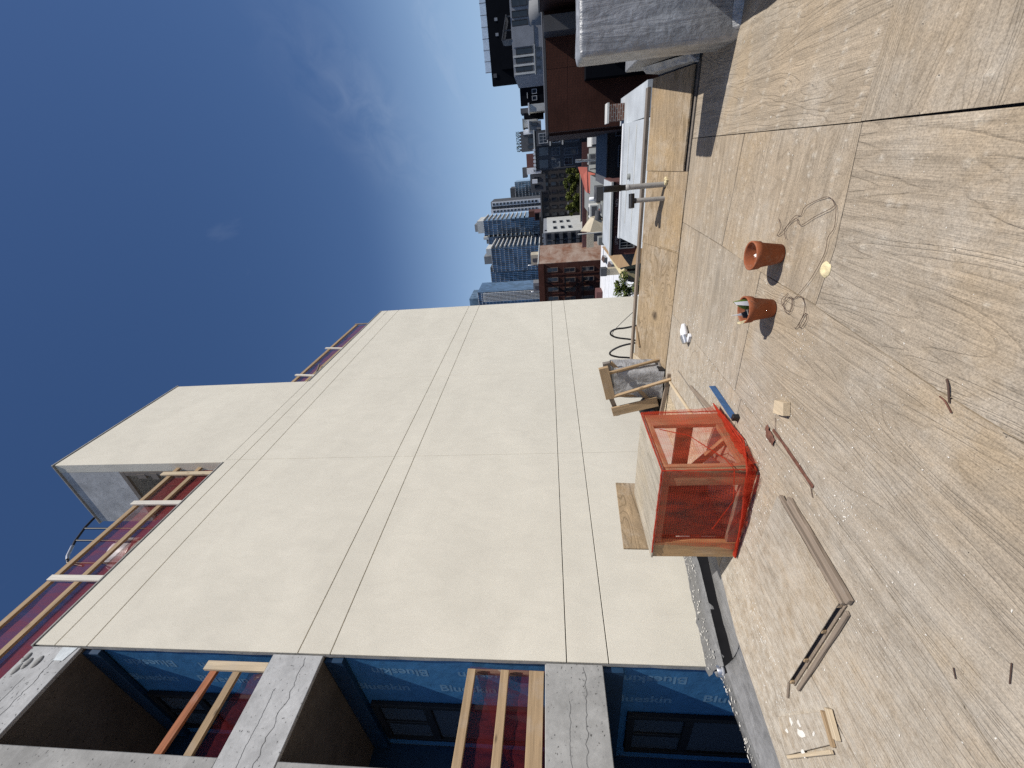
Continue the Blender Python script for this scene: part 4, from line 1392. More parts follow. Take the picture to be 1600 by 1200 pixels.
beam("inner_strut", (2.62, 2.36, 0.02), (3.12, 2.62, 0.02), 0.05, 0.04, M['pine_old'], nf)
MB().box(fx0 - 0.01, fx1 + 0.01, fy0 - 0.01, fy1 + 0.02, fz - 0.016, fz + 0.002).build("top_panel", M['ply_pale'], nf, bevel=0.003)
MB().box(fx0 + 0.175, fx1 - 0.05, fy1 - 0.06, fy1 - 0.042, 0.1, fz - 0.02).build("back_panel", M['pine_old'], nf)
pl = MB()
pl.hexa([(2.53, 3.215, 0.42), (3.36, 3.215, 0.42), (3.36, 3.234, 0.42), (2.53, 3.234, 0.42)], [(2.56, 3.24, 0.915), (3.42, 3.24, 0.86), (3.42, 3.258, 0.86), (2.56, 3.258, 0.915)])
tag(pl.build("plywood_offcut", M['ply_up'], None, bevel=0.002), "upright plywood offcut standing behind the netted frame", "plywood sheet")
# netting on the two near faces and the bunched hem
def net_face(pa, pb_, zb, zt, bulge, nu, nv, seed, mat, nm="netting"):
    pa, pb_ = Vector(pa), Vector(pb_)
    nrm = Vector((-(pb_ - pa).y, (pb_ - pa).x, 0)).normalized()
    def fn(u, v):
        p = pa * (1 - u) + pb_ * u
        w = mnoise.noise(Vector((u * 4 + seed, v * 3, seed))) + 0.5 * mnoise.noise(Vector((u * 11, v * 6 + seed, 2.2)))
        out_ = bulge * (1 - v) ** 3 * (0.7 + 0.6 * w) + 0.008 + 0.022 * abs(w) * (1 - 0.6 * v) + 0.008 * abs(math.sin(9 * u + 5 * v + seed)) + 0.006 * math.sin(u * 40 + 6 * w) * (1 - v) ** 2
        z = zb + (zt - zb) * v + 0.02 * mnoise.noise(Vector((u * 7 + seed, 5, 0))) * (1 if v > 0.95 else 0)
        return Vector((p.x, p.y, z)) + nrm * out_
    mb = MB()
    mb.grid(fn, nu, nv)
    return mb.build(nm, mat, nf, recalc=False)
net_face((fx1 + 0.02, fy0 - 0.012, 0), (fx0 - 0.012, fy0 - 0.012, 0), 0.02, fz + 0.004, 0.06, 40, 24, 1.0, M['net'])
net_face((fx0 - 0.012, fy0 - 0.012, 0), (fx0 - 0.012, fy1 - 0.165, 0), 0.02, fz + 0.004, 0.05, 40, 24, 6.0, M['net'])
def hem(pts, r, seed, n=60, name="bunched_hem", rv=0.5):
    vp = [Vector(p) for p in pts]
    tot = len(vp) - 1
    P, Rr = [], []
    for k in range(n + 1):
        t_ = k / n * tot
        i = min(int(t_), tot - 1)
        p = vp[i].lerp(vp[i + 1], t_ - i)
        p = p + Vector((mnoise.noise(Vector((k * 0.35, seed, 0))), mnoise.noise(Vector((k * 0.35, seed, 9))), mnoise.noise(Vector((k * 0.3, seed, 5))))) * r * 0.55
        P.append(p)
        Rr.append(r * (1 + rv * mnoise.noise(Vector((k * 0.6, seed, 3)))))
    return MB().tube(P, Rr, 8).build(name, M['net_thick'], nf)
for s_ in range(5):
    o_ = 0.018 * s_
    hem([(fx1 + 0.02, fy0 - 0.02 - o_, 0.018 + 0.012 * s_), (fx0 + 0.25, fy0 - 0.035 - o_ * 0.8, 0.02 + 0.012 * (4 - s_)), (fx0 - 0.02 - o_ * 0.5, fy0 - 0.02 - o_ * 0.5, 0.03 + 0.02 * s_), (fx0 - 0.03 - o_ * 0.8, fy0 + 0.4, 0.02 + 0.014 * s_), (fx0 - 0.03 - o_ * 0.4, fy1 - 0.05, 0.02)], 0.011 - 0.001 * s_, 3.0 + s_ * 7, rv=0.9)
hem([(fx1 + 0.012, fy0 - 0.014, fz + 0.004), (fx0 - 0.014, fy0 - 0.014, fz + 0.004)], 0.005, 21.0, 30)
hem([(fx0 - 0.014, fy0 - 0.014, fz + 0.004), (fx0 - 0.014, fy1 - 0.06, fz)], 0.007, 25.0, 40, rv=0.9)
hem([(fx1 + 0.012, fy0 - 0.014, fz + 0.004), (fx1 + 0.012, fy0 - 0.016, 0.02)], 0.006, 28.0, 30)
hem([(fx0 - 0.014, fy0 - 0.014, fz + 0.004), (fx0 - 0.015, fy0 - 0.016, 0.05)], 0.007, 33.0, 30)
MB().tube([(fx1 - 0.25, fy0 - 0.02, 0.60), (fx1 - 0.35, fy0 - 0.02, 0.38), (fx0 + 0.1, fy0 - 0.022, 0.20), (fx0 - 0.02, fy0 - 0.02, 0.18), (fx0 - 0.022, fy0 + 0.3, 0.13), (fx0 - 0.02, fy0 + 0.62, 0.24)], 0.0045, 6).build("tie_cord", M['net_thick'], nf)

# ------------------------------------------------------------------ flower pots
def pot(x, y, label):
    p = thing("flower_pot", label, "flower pot", (x, y, 0.003), "terracotta flower pots on the deck")
    z = 0.003
    MB().lathe(x, y, [(0.0, z + 0.01), (0.056, z), (0.060, z + 0.002), (0.080, z + 0.134), (0.088, z + 0.136), (0.093, z + 0.181), (0.091, z + 0.186), (0.083, z + 0.186), (0.081, z + 0.18), (0.075, z + 0.134), (0.057, z + 0.028), (0.0, z + 0.026)], 48).build("pot_body", M['terra'], p)
    return p
p1 = pot(2.822, 0.700, "empty terracotta flower pot with a scrap of white paper inside")
mb = MB()
mb.grid(lambda u, v: (2.80 + 0.06 * (u - 0.5) + 0.05, 0.665 + 0.07 * v - 0.02, 0.06 + 0.08 * v + 0.02 * mnoise.noise(Vector((u * 6, v * 6, 2)))), 10, 10)
tag(mb.build("paper_scrap", M['paper']), "crumpled white paper scrap inside the emptier terracotta pot", "paper")
p2 = pot(2.765, 1.050, "chipped terracotta flower pot holding shards and a green leaf")
mb = MB()
for k in range(1):
    mb.lathe(2.765, 1.050, [(0.0, 0.15), (0.077, 0.146)], 24)
mb.build("soil", M['soil'], p2)
ch = MB()
for k in range(14):
    a = -2.4 + k * 0.22 + random.uniform(-0.05, 0.05)
    r_ = 0.093
    x, y, z = 2.765 + r_ * math.cos(a), 1.050 + r_ * math.sin(a), 0.165 + random.uniform(-0.012, 0.02)
    q = random.uniform(0.004, 0.010)
    ch.add([(x + random.uniform(-q, q), y + random.uniform(-q, q), z + random.uniform(-q, q)) for _ in range(4)], [(0, 1, 2), (0, 1, 3), (1, 2, 3), (0, 2, 3)])
ch.build("chips", M['terra_in'], p2, kind='stuff')
lf = MB()
def leaf_fn(u, v):
    w = 0.036 * math.sin(math.pi * (0.08 + 0.92 * v) ** 0.7) * (1 - v * 0.15)
    return (2.748 + 0.01 * v + abs(u - 0.5) * 0.02, 1.02 + (u - 0.5) * 2 * w - 0.03 * v, 0.150 + 0.118 * v)
lf.grid(leaf_fn, 6, 10)
tag(lf.build("leaf", M['leaf']), "pointed green leaf standing up in the chipped pot", "leaf")
def shard(name, pts, th, mat, label, cat):
    mb = MB()
    vs = [Vector(p) for p in pts]
    n = (vs[1] - vs[0]).cross(vs[2] - vs[0]).normalized() * th
    k = len(vs)
    mb.add([*vs, *[v + n for v in vs]], [tuple(range(k - 1, -1, -1)), tuple(range(k, 2 * k))] + [(i, (i + 1) % k, k + (i + 1) % k, k + i) for i in range(k)])
    return tag(mb.build(name, mat), label, cat)
shard("shard", [(2.761, 0.986, 0.143), (2.744, 1.016, 0.153), (2.740, 1.003, 0.248), (2.752, 0.986, 0.263)], 0.006, M['white_plastic'], "white shard beside the leaf in the chipped pot", "shard")
shard("shard", [(2.735, 1.054, 0.153), (2.731, 1.080, 0.153), (2.722, 1.071, 0.278)], 0.006, M['white_plastic'], "narrow white splinter sticking out past the leaf", "shard")
shard("shard", [(2.722, 1.033, 0.153), (2.710, 1.093, 0.148), (2.701, 1.084, 0.208), (2.710, 1.050, 0.223)], 0.005, M['glass'], "black plastic sliver in the middle of the chipped pot", "shard")
shard("shard", [(2.701, 1.024, 0.148), (2.693, 1.067, 0.143), (2.680, 1.058, 0.188), (2.693, 1.024, 0.198)], 0.006, M['galv'], "grey metal scrap leaning on the near rim of the chipped pot", "scrap")
shard("shard", [(2.718, 1.114, 0.153), (2.752, 1.131, 0.153), (2.744, 1.143, 0.218), (2.710, 1.131, 0.213)], 0.012, M['cream'], "cream foam crumb on the shadow side rim of the chipped pot", "foam")

# ------------------------------------------------------------------ scraps on the deck
Z0 = 0.0035
hc = thing("hollow_panel", "flat hollow plywood panel lying on the deck with its slotted edge open", "panel", (1.75, 2.65, Z0))
mb = MB()
mb.prism([(2.095, 2.125), (1.402, 2.205), (1.455, 3.165), (2.14, 3.07)], Z0 + 0.034, Z0 + 0.040)
mb.build("top_skin", M['deck'], hc, bevel=0.001)
mb = MB()
mb.prism([(2.09, 2.135), (1.392, 2.212), (1.440, 3.165), (2.13, 3.06)], Z0, Z0 + 0.008)
mb.build("bottom_skin", M['pine_old'], hc, bevel=0.001)
beam("edge_strip", (2.092, 2.118, Z0 + 0.021), (1.395, 2.200, Z0 + 0.021), 0.022, 0.025, M['pine_old'], hc, jag=0.004, seg=6, warp=0.003)
beam("edge_strip", (2.13, 3.05, Z0 + 0.021), (1.46, 3.14, Z0 + 0.021), 0.022, 0.025, M['pine_old'], hc)
beam("edge_strip", (1.47, 2.26, Z0 + 0.021), (1.51, 3.12, Z0 + 0.021), 0.02, 0.025, M['pine_grey'], hc)
for yy in (2.235, 2.50, 2.84, 3.135):
    beam("spacer", (1.402 + (yy - 2.2) * 0.045, yy, Z0 + 0.021), (1.48 + (yy - 2.2) * 0.045, yy + 0.008, Z0 + 0.021), 0.028, 0.025, M['pine'], hc)
tag(beam("batten", (2.02, 2.078, Z0 + 0.014), (1.372, 2.155, Z0 + 0.014), 0.045, 0.026, M['pine_old'], jag=0.010, seg=6, warp=0.005), "long weathered batten lying against the hollow plywood panel", "batten")
tag(beam("batten", (1.365, 2.23, Z0 + 0.009), (1.405, 3.13, Z0 + 0.009), 0.022, 0.018, M['pine_old'], jag=0.006, seg=5, warp=0.004), "thin splintered batten along the open slotted edge of the hollow panel", "batten")
sp_ = MB()
sp_.prism([(1.43, 3.575), (1.225, 2.975), (1.09, 3.02), (1.262, 3.70)], Z0, Z0 + 0.021)
tag(sp_.build("plywood_scrap", M['deck'], None, bevel=0.002), "square grey plywood scrap smeared with white plaster near the gutter", "plywood scrap")
sm_ = MB()
for (x, y, l, w_, a) in ((1.25, 3.33, 0.11, 0.018, 1.1), (1.33, 3.52, 0.05, 0.012, 1.2), (1.19, 3.17, 0.05, 0.008, 1.6), (1.29, 3.30, 0.04, 0.016, 0.3), (1.18, 3.42, 0.05, 0.02, 1.0), (1.34, 3.40, 0.05, 0.02, 1.9)):
    disc(sm_, x, y, Z0 + 0.0225, w_, 12, l / w_ * 0.5, a, 0.0012, 0.3)
sm_.build("plaster_smears", M['fleck'], bpy.data.objects['plywood_scrap'], kind='stuff')
tag(beam("offcut", (1.205, 2.88, Z0 + 0.014), (1.085, 2.955, Z0 + 0.014), 0.05, 0.026, M['pine_pale'], up=(0.1, 0.1, 1)), "pale wedge offcut beside the plaster smeared scrap", "offcut")
tag(beam("offcut", (1.222, 2.955, Z0 + 0.012), (1.082, 3.035, Z0 + 0.012), 0.022, 0.022, M['pine'], jag=0.004), "brown strip offcut along the edge of the plaster smeared scrap", "offcut")
tag(beam("offcut", (1.252, 3.70, Z0 + 0.01), (1.07, 3.06, Z0 + 0.02), 0.02, 0.02, M['pine_pale'], jag=0.004), "thin pale lath along the near edge of the plaster smeared scrap", "lath")
tag(beam("offcut", (1.50, 3.18, Z0 + 0.006), (1.445, 3.335, Z0 + 0.006), 0.014, 0.012, M['pine_old']), "short stick lying off the end of the slotted panel edge", "stick")
tag(beam("twig", (1.56, 3.08, Z0 + 0.004), (1.49, 3.16, Z0 + 0.004), 0.006, 0.006, M['pine_grey']), "tiny dark twig by the end of the hollow panel", "twig")
blk = thing("wood_block", "small pale wood block with a dark end on the bare plywood", "wood block", (2.33, 1.57, Z0))
mb = MB()
mb.hexa([(2.375, 1.645, Z0), (2.265, 1.595, Z0), (2.30, 1.512, Z0), (2.395, 1.555, Z0)], [(2.375, 1.645, Z0 + 0.045), (2.265, 1.595, Z0 + 0.045), (2.30, 1.512, Z0 + 0.045), (2.395, 1.555, Z0 + 0.045)])
mb.build("block", M['pine_pale'], blk, bevel=0.002)
bm_ = thing("metal_strip", "blue painted metal strip lying on edge beyond the wood block", "metal strip", (3.1, 2.03, Z0))
beam("strip", (3.39, 2.022, Z0 + 0.028), (2.88, 2.035, Z0 + 0.028), 0.005, 0.056, M['blue_metal'], bm_, bevel=0.001)
MB().prism([(2.845, 2.005), (2.878, 1.99), (2.888, 2.04), (2.86, 2.05)], Z0, Z0 + 0.05).build("end_bracket", M['rubber'], bm_, bevel=0.002)
tag(beam("rusty_bar", (2.385, 1.792, Z0 + 0.004), (1.885, 1.842, Z0 + 0.003), 0.026, 0.006, M['rust'], jag=0.01, seg=8, warp=0.004), "flat rusty bar lying along the plywood seam", "bar")
cr_ = MB()
cr_.grid(lambda u, v: (2.335 + 0.13 * u, 1.80 + 0.06 * v + 0.04 * (1 - u), Z0 + 0.004 + 0.028 * abs(mnoise.noise(Vector((u * 4, v * 4, 7)))) * math.sin(3.14 * u) + 0.008 * math.sin(3.14 * v)), 12, 8)
tag(cr_.build("crumpled_scrap", M['rust']), "crumpled dark scrap at the head of the rusty bar", "scrap")
tag(beam("screw", (2.40, 1.70, Z0 + 0.004), (2.36, 1.775, Z0 + 0.006), 0.004, 0.004, M['wire']), "thin dark screw between the wood block and the rusty bar", "screw")
fm = MB()
fm.lathe(2.339, 0.681, [(0.0, Z0 + 0.006), (0.010, Z0 + 0.004), (0.018, Z0 + 0.012), (0.032, Z0 + 0.010), (0.041, Z0 + 0.003), (0.043, Z0)], 22)
for i, v in enumerate(fm.v):
    w = 1 + 0.14 * mnoise.noise(Vector((v[0] * 60, v[1] * 60, 1)))
    fm.v[i] = (2.339 + (v[0] - 2.339) * w, 0.681 + (v[1] - 0.681) * w, v[2])
tag(fm.build("foam_blob", M['cream']), "round cream foam blob plugging a hole in the plywood", "foam")
wt = thing("caulk_tube", "crumpled white plastic tube lying near the plywood kerb", "tube", (4.27, 1.87, Z0))
MB().tube([(4.36, 1.79, 0.04), (4.30, 1.84, 0.048), (4.27, 1.88, 0.045)], [0.022, 0.04, 0.042], 10).build("tube_body", M['white_plastic'], wt)
MB().tube([(4.27, 1.89, 0.045), (4.21, 1.95, 0.038)], [0.05, 0.036], 8).build("tube_end", M['galv'], wt)
MB().prism([(4.16, 1.85), (4.20, 1.83), (4.22, 1.90), (4.18, 1.93)], Z0, Z0 + 0.03).build("tube_cap", M['white_plastic'], wt, bevel=0.003)

def spline(pts, sub=6):
    vp = [Vector(p) for p in pts]
    sm = []
    for i in range(len(vp) - 1):
        p0, p1, p2, p3 = vp[max(i - 1, 0)], vp[i], vp[i + 1], vp[min(i + 2, len(vp) - 1)]
        for k in range(sub):
            t_ = k / sub
            sm.append(0.5 * ((2 * p1) + (-p0 + p2) * t_ + (2 * p0 - 5 * p1 + 4 * p2 - p3) * t_ ** 2 + (-p0 + 3 * p1 - 3 * p2 + p3) * t_ ** 3))
    sm.append(vp[-1])
    return sm
def wire(flat, label, r=0.0015):
    pts = [(x, y, Z0 + 0.003 + (0.008 * abs(math.sin(i * 1.7)))) for i, (x, y) in enumerate(flat)]
    tag(MB().tube(spline(pts), r, 6).build("wire", M['wire']), label, "wire", "tangled tie wires on the deck")
wire([(2.93, 0.50), (2.87, 0.545), (2.90, 0.60), (2.84, 0.57), (2.80, 0.52), (2.72, 0.47), (2.66, 0.50), (2.55, 0.44), (2.43, 0.385), (2.41, 0.36), (2.47, 0.33), (2.58, 0.36), (2.66, 0.40), (2.69, 0.45), (2.74, 0.46), (2.82, 0.55), (2.78, 0.60)], "looped rusty tie wire lying by the empty pot")
wire([(2.40, 0.36), (2.37, 0.40), (2.36, 0.47), (2.38, 0.52), (2.375, 0.60), (2.42, 0.74), (2.49, 0.85), (2.53, 0.90)], "single rusty tie wire along the cross seam", 0.0014)
wire([(2.62, 0.90), (2.66, 0.96), (2.60, 1.0), (2.54, 0.98), (2.56, 0.92), (2.62, 0.93), (2.61, 1.0), (2.55, 1.01), (2.53, 0.94), (2.58, 0.91), (2.64, 0.99)], "knotted rusty tie wire tangle close to the chipped pot", 0.0015)
wire([(2.56, 0.92), (2.48, 0.875), (2.43, 0.90), (2.40, 0.95), (2.42, 1.03), (2.39, 1.04), (2.365, 0.98), (2.39, 0.95), (2.43, 1.05), (2.46, 1.07)], "bent rusty tie wire loop pointing at the chipped pot", 0.0017)
tag(MB().tube(spline([(1.465, 0.88, 0.006), (1.44, 0.90, 0.012), (1.415, 0.955, 0.006)]), 0.0035, 6).build("twig", M['wire']), "bent rusty nail beside the plywood seam", "nail")
tag(MB().tube(spline([(1.46, 0.955, 0.005), (1.43, 0.958, 0.008), (1.39, 0.985, 0.006)]), 0.003, 6).build("twig", M['rust']), "short rusty strip on the plywood seam", "strip")
for (a, b2, lab) in (((0.83, 1.62), (0.80, 1.69), "thin dark splinter on the near plywood"), ((0.93, 1.86), (0.905, 1.89), "short dark sliver near the long plywood seam"), ((1.9, 1.86), (1.86, 1.90), "tiny dark splinter by the rusty bar")):
    tag(MB().tube([(*a, 0.006), (*b2, 0.006)], 0.0022, 5).build("splinter", M['wire']), lab, "splinter", "splinters on the deck")

# ------------------------------------------------------------------ the city beyond
K = {}
for k_, c_, r_ in (("brown_panel", (0.085, 0.035, 0.024), 0.8), ("brown_dark", (0.05, 0.022, 0.016), 0.8), ("grey_metal", (0.09, 0.09, 0.095), 0.6), ("black_clad", (0.006, 0.007, 0.010), 0.85),
                   ("grey_siding", (0.27, 0.28, 0.30), 0.7), ("grey_wall", (0.21, 0.215, 0.22), 0.85), ("slate", (0.082, 0.085, 0.092), 0.8), ("pale", (0.55, 0.55, 0.52), 0.8),
                   ("white", (0.72, 0.73, 0.74), 0.7), ("roof_white", (0.43, 0.46, 0.48), 0.75), ("beige", (0.50, 0.44, 0.33), 0.85), ("yellow", (0.62, 0.52, 0.30), 0.85), ("dark_brick", (0.05, 0.044, 0.042), 0.9),
                   ("shingle", (0.30, 0.20, 0.11), 0.9), ("orange", (0.42, 0.12, 0.085), 0.85), ("roof_grey", (0.22, 0.23, 0.22), 0.9), ("slab_white", (0.68, 0.68, 0.66), 0.7), ("maroon", (0.13, 0.058, 0.052), 0.85)):
    K[k_] = simple("city_" + k_, c_, r_, 0, 0.16, 1.3, 0.12, 0.05 if k_ == 'black_clad' else 0.3, 12)
def tower_glass(name, col):
    mt, t, b = new_mat(name)
    b.inputs['Base Color'].default_value = (*col, 1)
    b.inputs['Roughness'].default_value = 0.12
    b.inputs['Metallic'].default_value = 0.55
    v = coords(t, (0.5, 0.5, 0.32))
    vo = t.nodes.new("ShaderNodeTexVoronoi")
    vo.inputs['Scale'].default_value = 0.8
    t.links.new(v, vo.inputs['Vector'])
    g = t.nodes.new("ShaderNodeRGBToBW")
    t.links.new(vo.outputs['Color'], g.inputs[0])
    t.links.new(mixc(t, 1.0, col, ramp(t, g.outputs[0], [(0.2, 0.6), (0.8, 1.5)]), 'MULTIPLY'), b.inputs['Base Color'])
    bump(t, b, noise(t, v, 0.6, 2, 0.5), 0.12, 0.3)
    return mt
K['tg_blue'] = tower_glass("tower_glass_blue", (0.085, 0.135, 0.20))
K['tg_grey'] = tower_glass("tower_glass_grey", (0.17, 0.215, 0.245))
K['brown_brick'] = brickwork("brown_facade_brick", (0.088, 0.036, 0.025), (0.074, 0.030, 0.022), (0.05, 0.026, 0.02), 1.0)
K['ten_brick'] = brickwork("tenement_brick", (0.075, 0.022, 0.014), (0.10, 0.03, 0.02), (0.07, 0.045, 0.035), 1.0)
K['ten_worn'] = brickwork("worn_party_wall_brick", (0.26, 0.105, 0.06), (0.22, 0.085, 0.05), (0.24, 0.16, 0.11), 1.0, 0.95)
BOT = -12.0

def bodybox(name, mat, parent, x0, x1, y0, y1, z0, z1, bevel=0.0):
    return MB().box(x0, x1, y0, y1, z0, z1).build(name, mat, parent, bevel=bevel)

# near flat white roof
w1 = thing("flat_roof_building", "low building with a bright white coated roof just beyond the plywood kerb", "building", (13, 0, BOT))
wr = MB()
wr.prism([(9.0, -0.50), (16.25, -0.62), (16.4, 3.05), (13.0, 2.72), (9.0, 2.3)], -1.35, -1.2)
wr.build("roof", K['roof_white'], w1)
for x_ in (11.0, 12.6, 14.2, 15.4):
    MB().box(x_, x_ + 0.05, -0.49, 2.4, -1.199, -1.185).build("roof_seam", K['pale'], w1)
bw = MB()
bw.prism([(9.1, -0.45), (16.2, -0.55), (16.3, 2.95), (13.0, 2.62), (9.1, 2.2)], BOT, -1.351)
bw.build("wall", K['grey_wall'], w1)
MB().box(16.25, 16.45, -0.62, 3.05, -1.35, -1.13).build("roof_kerb", K['white'], w1)
MB().lathe(14.9, 0.9, [(0.09, -1.2), (0.09, -1.12), (0.0, -1.12)], 10).build("roof_drain", K['roof_grey'], w1)

# brown panelled building
bb = thing("panelled_building", "large dark brown panelled building behind the silver parapet", "building", (30, -4, BOT))
bodybox("wall", K['brown_panel'], bb, 24, 37, -12, -0.85, BOT, 1.30)
for (y0_, y1_) in ((-5.9, -3.4), (-3.385, -0.86)):
    MB().box(23.985, 23.999, y0_, y1_, -3.6, 0.30).build("panel", K['brown_brick'], bb)
    MB().box(23.985, 23.999, y0_, y1_, 0.32, 1.28).build("panel", K['brown_brick'], bb)
bodybox("coping", K['grey_metal'], bb, 23.985, 37.1, -12.1, -0.80, 1.302, 1.42)
bodybox("side_fin", K['brown_dark'], bb, 25.0, 36.8, -0.848, -0.72, BOT, 1.25)
bodybox("pilaster", K['grey_metal'], bb, 22.9, 23.98, -5.1, -4.55, BOT, 1.36)
bodybox("dark_bay", K['black_clad'], bb, 23.2, 23.98, -3.42, -2.78, -3.6, -0.48)
bodybox("lower_bay", K['brown_dark'], bb, 23.4, 23.98, -7.5, -3.43, -6, -0.6)
pw = thing("panelled_building", "dark brown building wing at the far right beyond the grey pilaster", "building", (26, -8, BOT))
bodybox("wall", K['brown_dark'], pw, 21.5, 23.9, -11, -5.45, BOT, 1.5)
bodybox("coping", K['grey_metal'], pw, 21.4, 23.95, -11.1, -5.42, 1.502, 1.56)
bp = thing("brick_pier", "small brick pier with a white cap beside the white roof", "pier", (16.6, -0.6, BOT))
bodybox("pier", brickwork("pier_brick", (0.22, 0.10, 0.07), (0.16, 0.075, 0.055), (0.34, 0.31, 0.28), 1.0), bp, 17.0, 17.5, -1.25, -0.75, BOT, -0.75)
MB().box(13.5, 17.9, -1.45, -0.62, -1.6, -1.28).build("base_slab", K['roof_white'], bp)
bodybox("cap", K['pale'], bp, 16.95, 17.55, -1.3, -0.70, -0.748, -0.68)

# grey apartment house with tall dark windows
ga = thing("apartment_house", "pale grey apartment house with tall dark windows under the black building", "building", (58, -11, BOT))
bodybox("wall", K['grey_siding'], ga, 55, 64, -16, -7.46, BOT, 4.55)
bodybox("siding_panel", K['grey_siding'], ga, 54.92, 54.99, -11.65, -9.95, 2.2, 4.45)
for (y0, y1, z0, z1) in ((-13.95, -13.2, 2.75, 4.35), (-12.9, -12.35, 2.75, 4.38), (-12.15, -11.68, 2.8, 4.42), (-9.85, -9.3, 2.43, 4.2), (-9.05, -8.6, 2.47, 4.26), (-8.3, -7.85, 2.52, 4.32)):
    window(ga, 'x', 55, y0, y1, z0, z1, 0.05, 0.09, 'wf_dark', 'glass', 0, 1)
for (y0, y1, z0, z1) in ((-9.79, -9.45, 1.5, 2.02), (-8.99, -8.68, 1.52, 2.05), (-8.2, -7.9, 1.55, 2.05)):
    window(ga, 'x', 55, y0, y1, z0, z1, 0.04, 0.06, 'wf_grey')
for y_ in (-9.20, -8.42, -7.70):
    bodybox("white_pilaster", K['pale'], ga, 54.86, 54.995, y_ - 0.06, y_ + 0.12, 2.3, 4.5)
bodybox("ledge", K['pale'], ga, 54.8, 54.995, -10.0, -7.46, 2.18, 2.28)
MB().lathe(52.5, -12.0, [(0.0, 2.6), (0.9, 2.5), (1.0, 1.2), (1.0, -3)], 18).build("round_bay", K['grey_wall'], ga)
dkr = thing("roof_canopy", "steel roof canopy frame on top of the grey apartment house", "canopy", (55, -11.5, 4.5))
for (y_, z1) in ((-12.6, 5.0), (-11.5, 5.45)):
    bodybox("post", K['grey_metal'], dkr, 55.0, 55.1, y_, y_ + 0.1, 4.56, z1)
MB().hexa([(54.9, -12.7, 4.95), (57.5, -12.7, 4.95), (57.5, -10.7, 5.55), (54.9, -10.7, 5.55)], [(54.9, -12.7, 5.03), (57.5, -12.7, 5.03), (57.5, -10.7, 5.63), (54.9, -10.7, 5.63)]).build("canopy_roof", K['grey_metal'], dkr)
bodybox("end_panel", K['grey_metal'], dkr, 54.95, 57.4, -10.72, -10.62, 4.56, 5.5)

# black building
bk = thing("tower_block", "black clad block with a glass roof rail against the sky", "building", (95, -15, BOT))
bodybox("wall", K['black_clad'], bk, 90, 91.5, -26, -11.3, BOT, 10.5)
bodybox("lower_wing", K['black_clad'], bk, 90.5, 92, -11.29, -7.9, BOT, 5.65)
bodybox("front_step", K['black_clad'], bk, 89.5, 89.98, -21, -13.4, BOT, 8.6)
for i in range(2):
    bodybox("light_fitting", K['grey_siding'], bk, 89.7, 89.98, -20.5 + i * 2.0, -20.1 + i * 2.0, 8.7, 9.2)
rl = MB().box(90.1, 90.14, -25.9, -13.2, 10.5, 11.55).build("rail_glass", netting("hazy_rail_glass", (0.5, 0.62, 0.75), 0.25), bk)
for i in range(9):
    bodybox("rail_post", K['grey_metal'], bk, 90.06, 90.16, -25.8 + i * 1.56, -25.74 + i * 1.56, 10.5, 11.6)
bodybox("vent_box", K['grey_metal'], bk, 89.9, 89.99, -13.0, -12.4, 9.6, 10.2)
for (y_, z_) in ((-10.2, 2.6), (-9.2, 2.6)):
    window(bk, 'x', 90.5, y_, y_ + 0.7, z_, z_ + 0.9, 0.07, 0.06, 'wf_white')
bodybox("wall_light", K['pale'], bk, 90.4, 90.49, -9.8, -8.9, 4.3, 4.4)

# rooftop structures on the skyline, one by one
def shed(y0, y1, z0, z1, x, mat, label, wins=(), depth=5, roof=None, name="rooftop_shed", cat="rooftop structure", grp="structures on the skyline"):
    s_ = thing(name, label, cat, (x + depth / 2, (y0 + y1) / 2, z0), grp)
    bodybox("wall", K[mat], s_, x, x + depth, y0, y1, z0, z1)
    for w in wins:
        window(s_, 'x', x, *w, 0.06, 0.06, 'wf_dark')
    if roof:
        bodybox("roof", K[roof], s_, x - 0.2, x + depth + 0.2, y0 - 0.2, y1 + 0.2, z1 + 0.002, z1 + 0.2)
    return s_
shed(-7.05, -6.0, 0.6, 3.8, 80, 'pale', "white box with plain wall at the foot of the black block", roof='white')
shed(-6.95, -6.2, 3.2, 5.45, 84, 'slate', "small slate bulkhead peeping over the white box")
shed(-6.1, -5.3, 1.5, 4.9, 83, 'black_clad', "narrow black bulkhead beside the white box")
shed(-5.05, -3.95, 2.5, 4.9, 81, 'pale', "pale stair bulkhead with a flat cap", roof='roof_grey')
shed(-4.6, -3.4, 2.0, 3.9, 78, 'grey_wall', "grey penthouse with a white side", wins=((-4.4, -3.9, 2.6, 3.5),), roof='white')
gh = shed(-3.4, -0.4, 2.4, 5.5, 80, 'slate', "slate penthouse with planters along its roof", wins=((-3.1, -2.7, 4.3, 5.0), (-2.4, -1.5, 3.3, 4.3), (-1.3, -0.8, 3.3, 4.4)))
bodybox("front_band", K['white'], gh, 79.7, 79.99, -3.6, -2.9, 2.4, 5.0)
bodybox("side_band", K['pale'], gh, 79.6, 79.98, -0.9, 0.1, 2.4, 3.4)
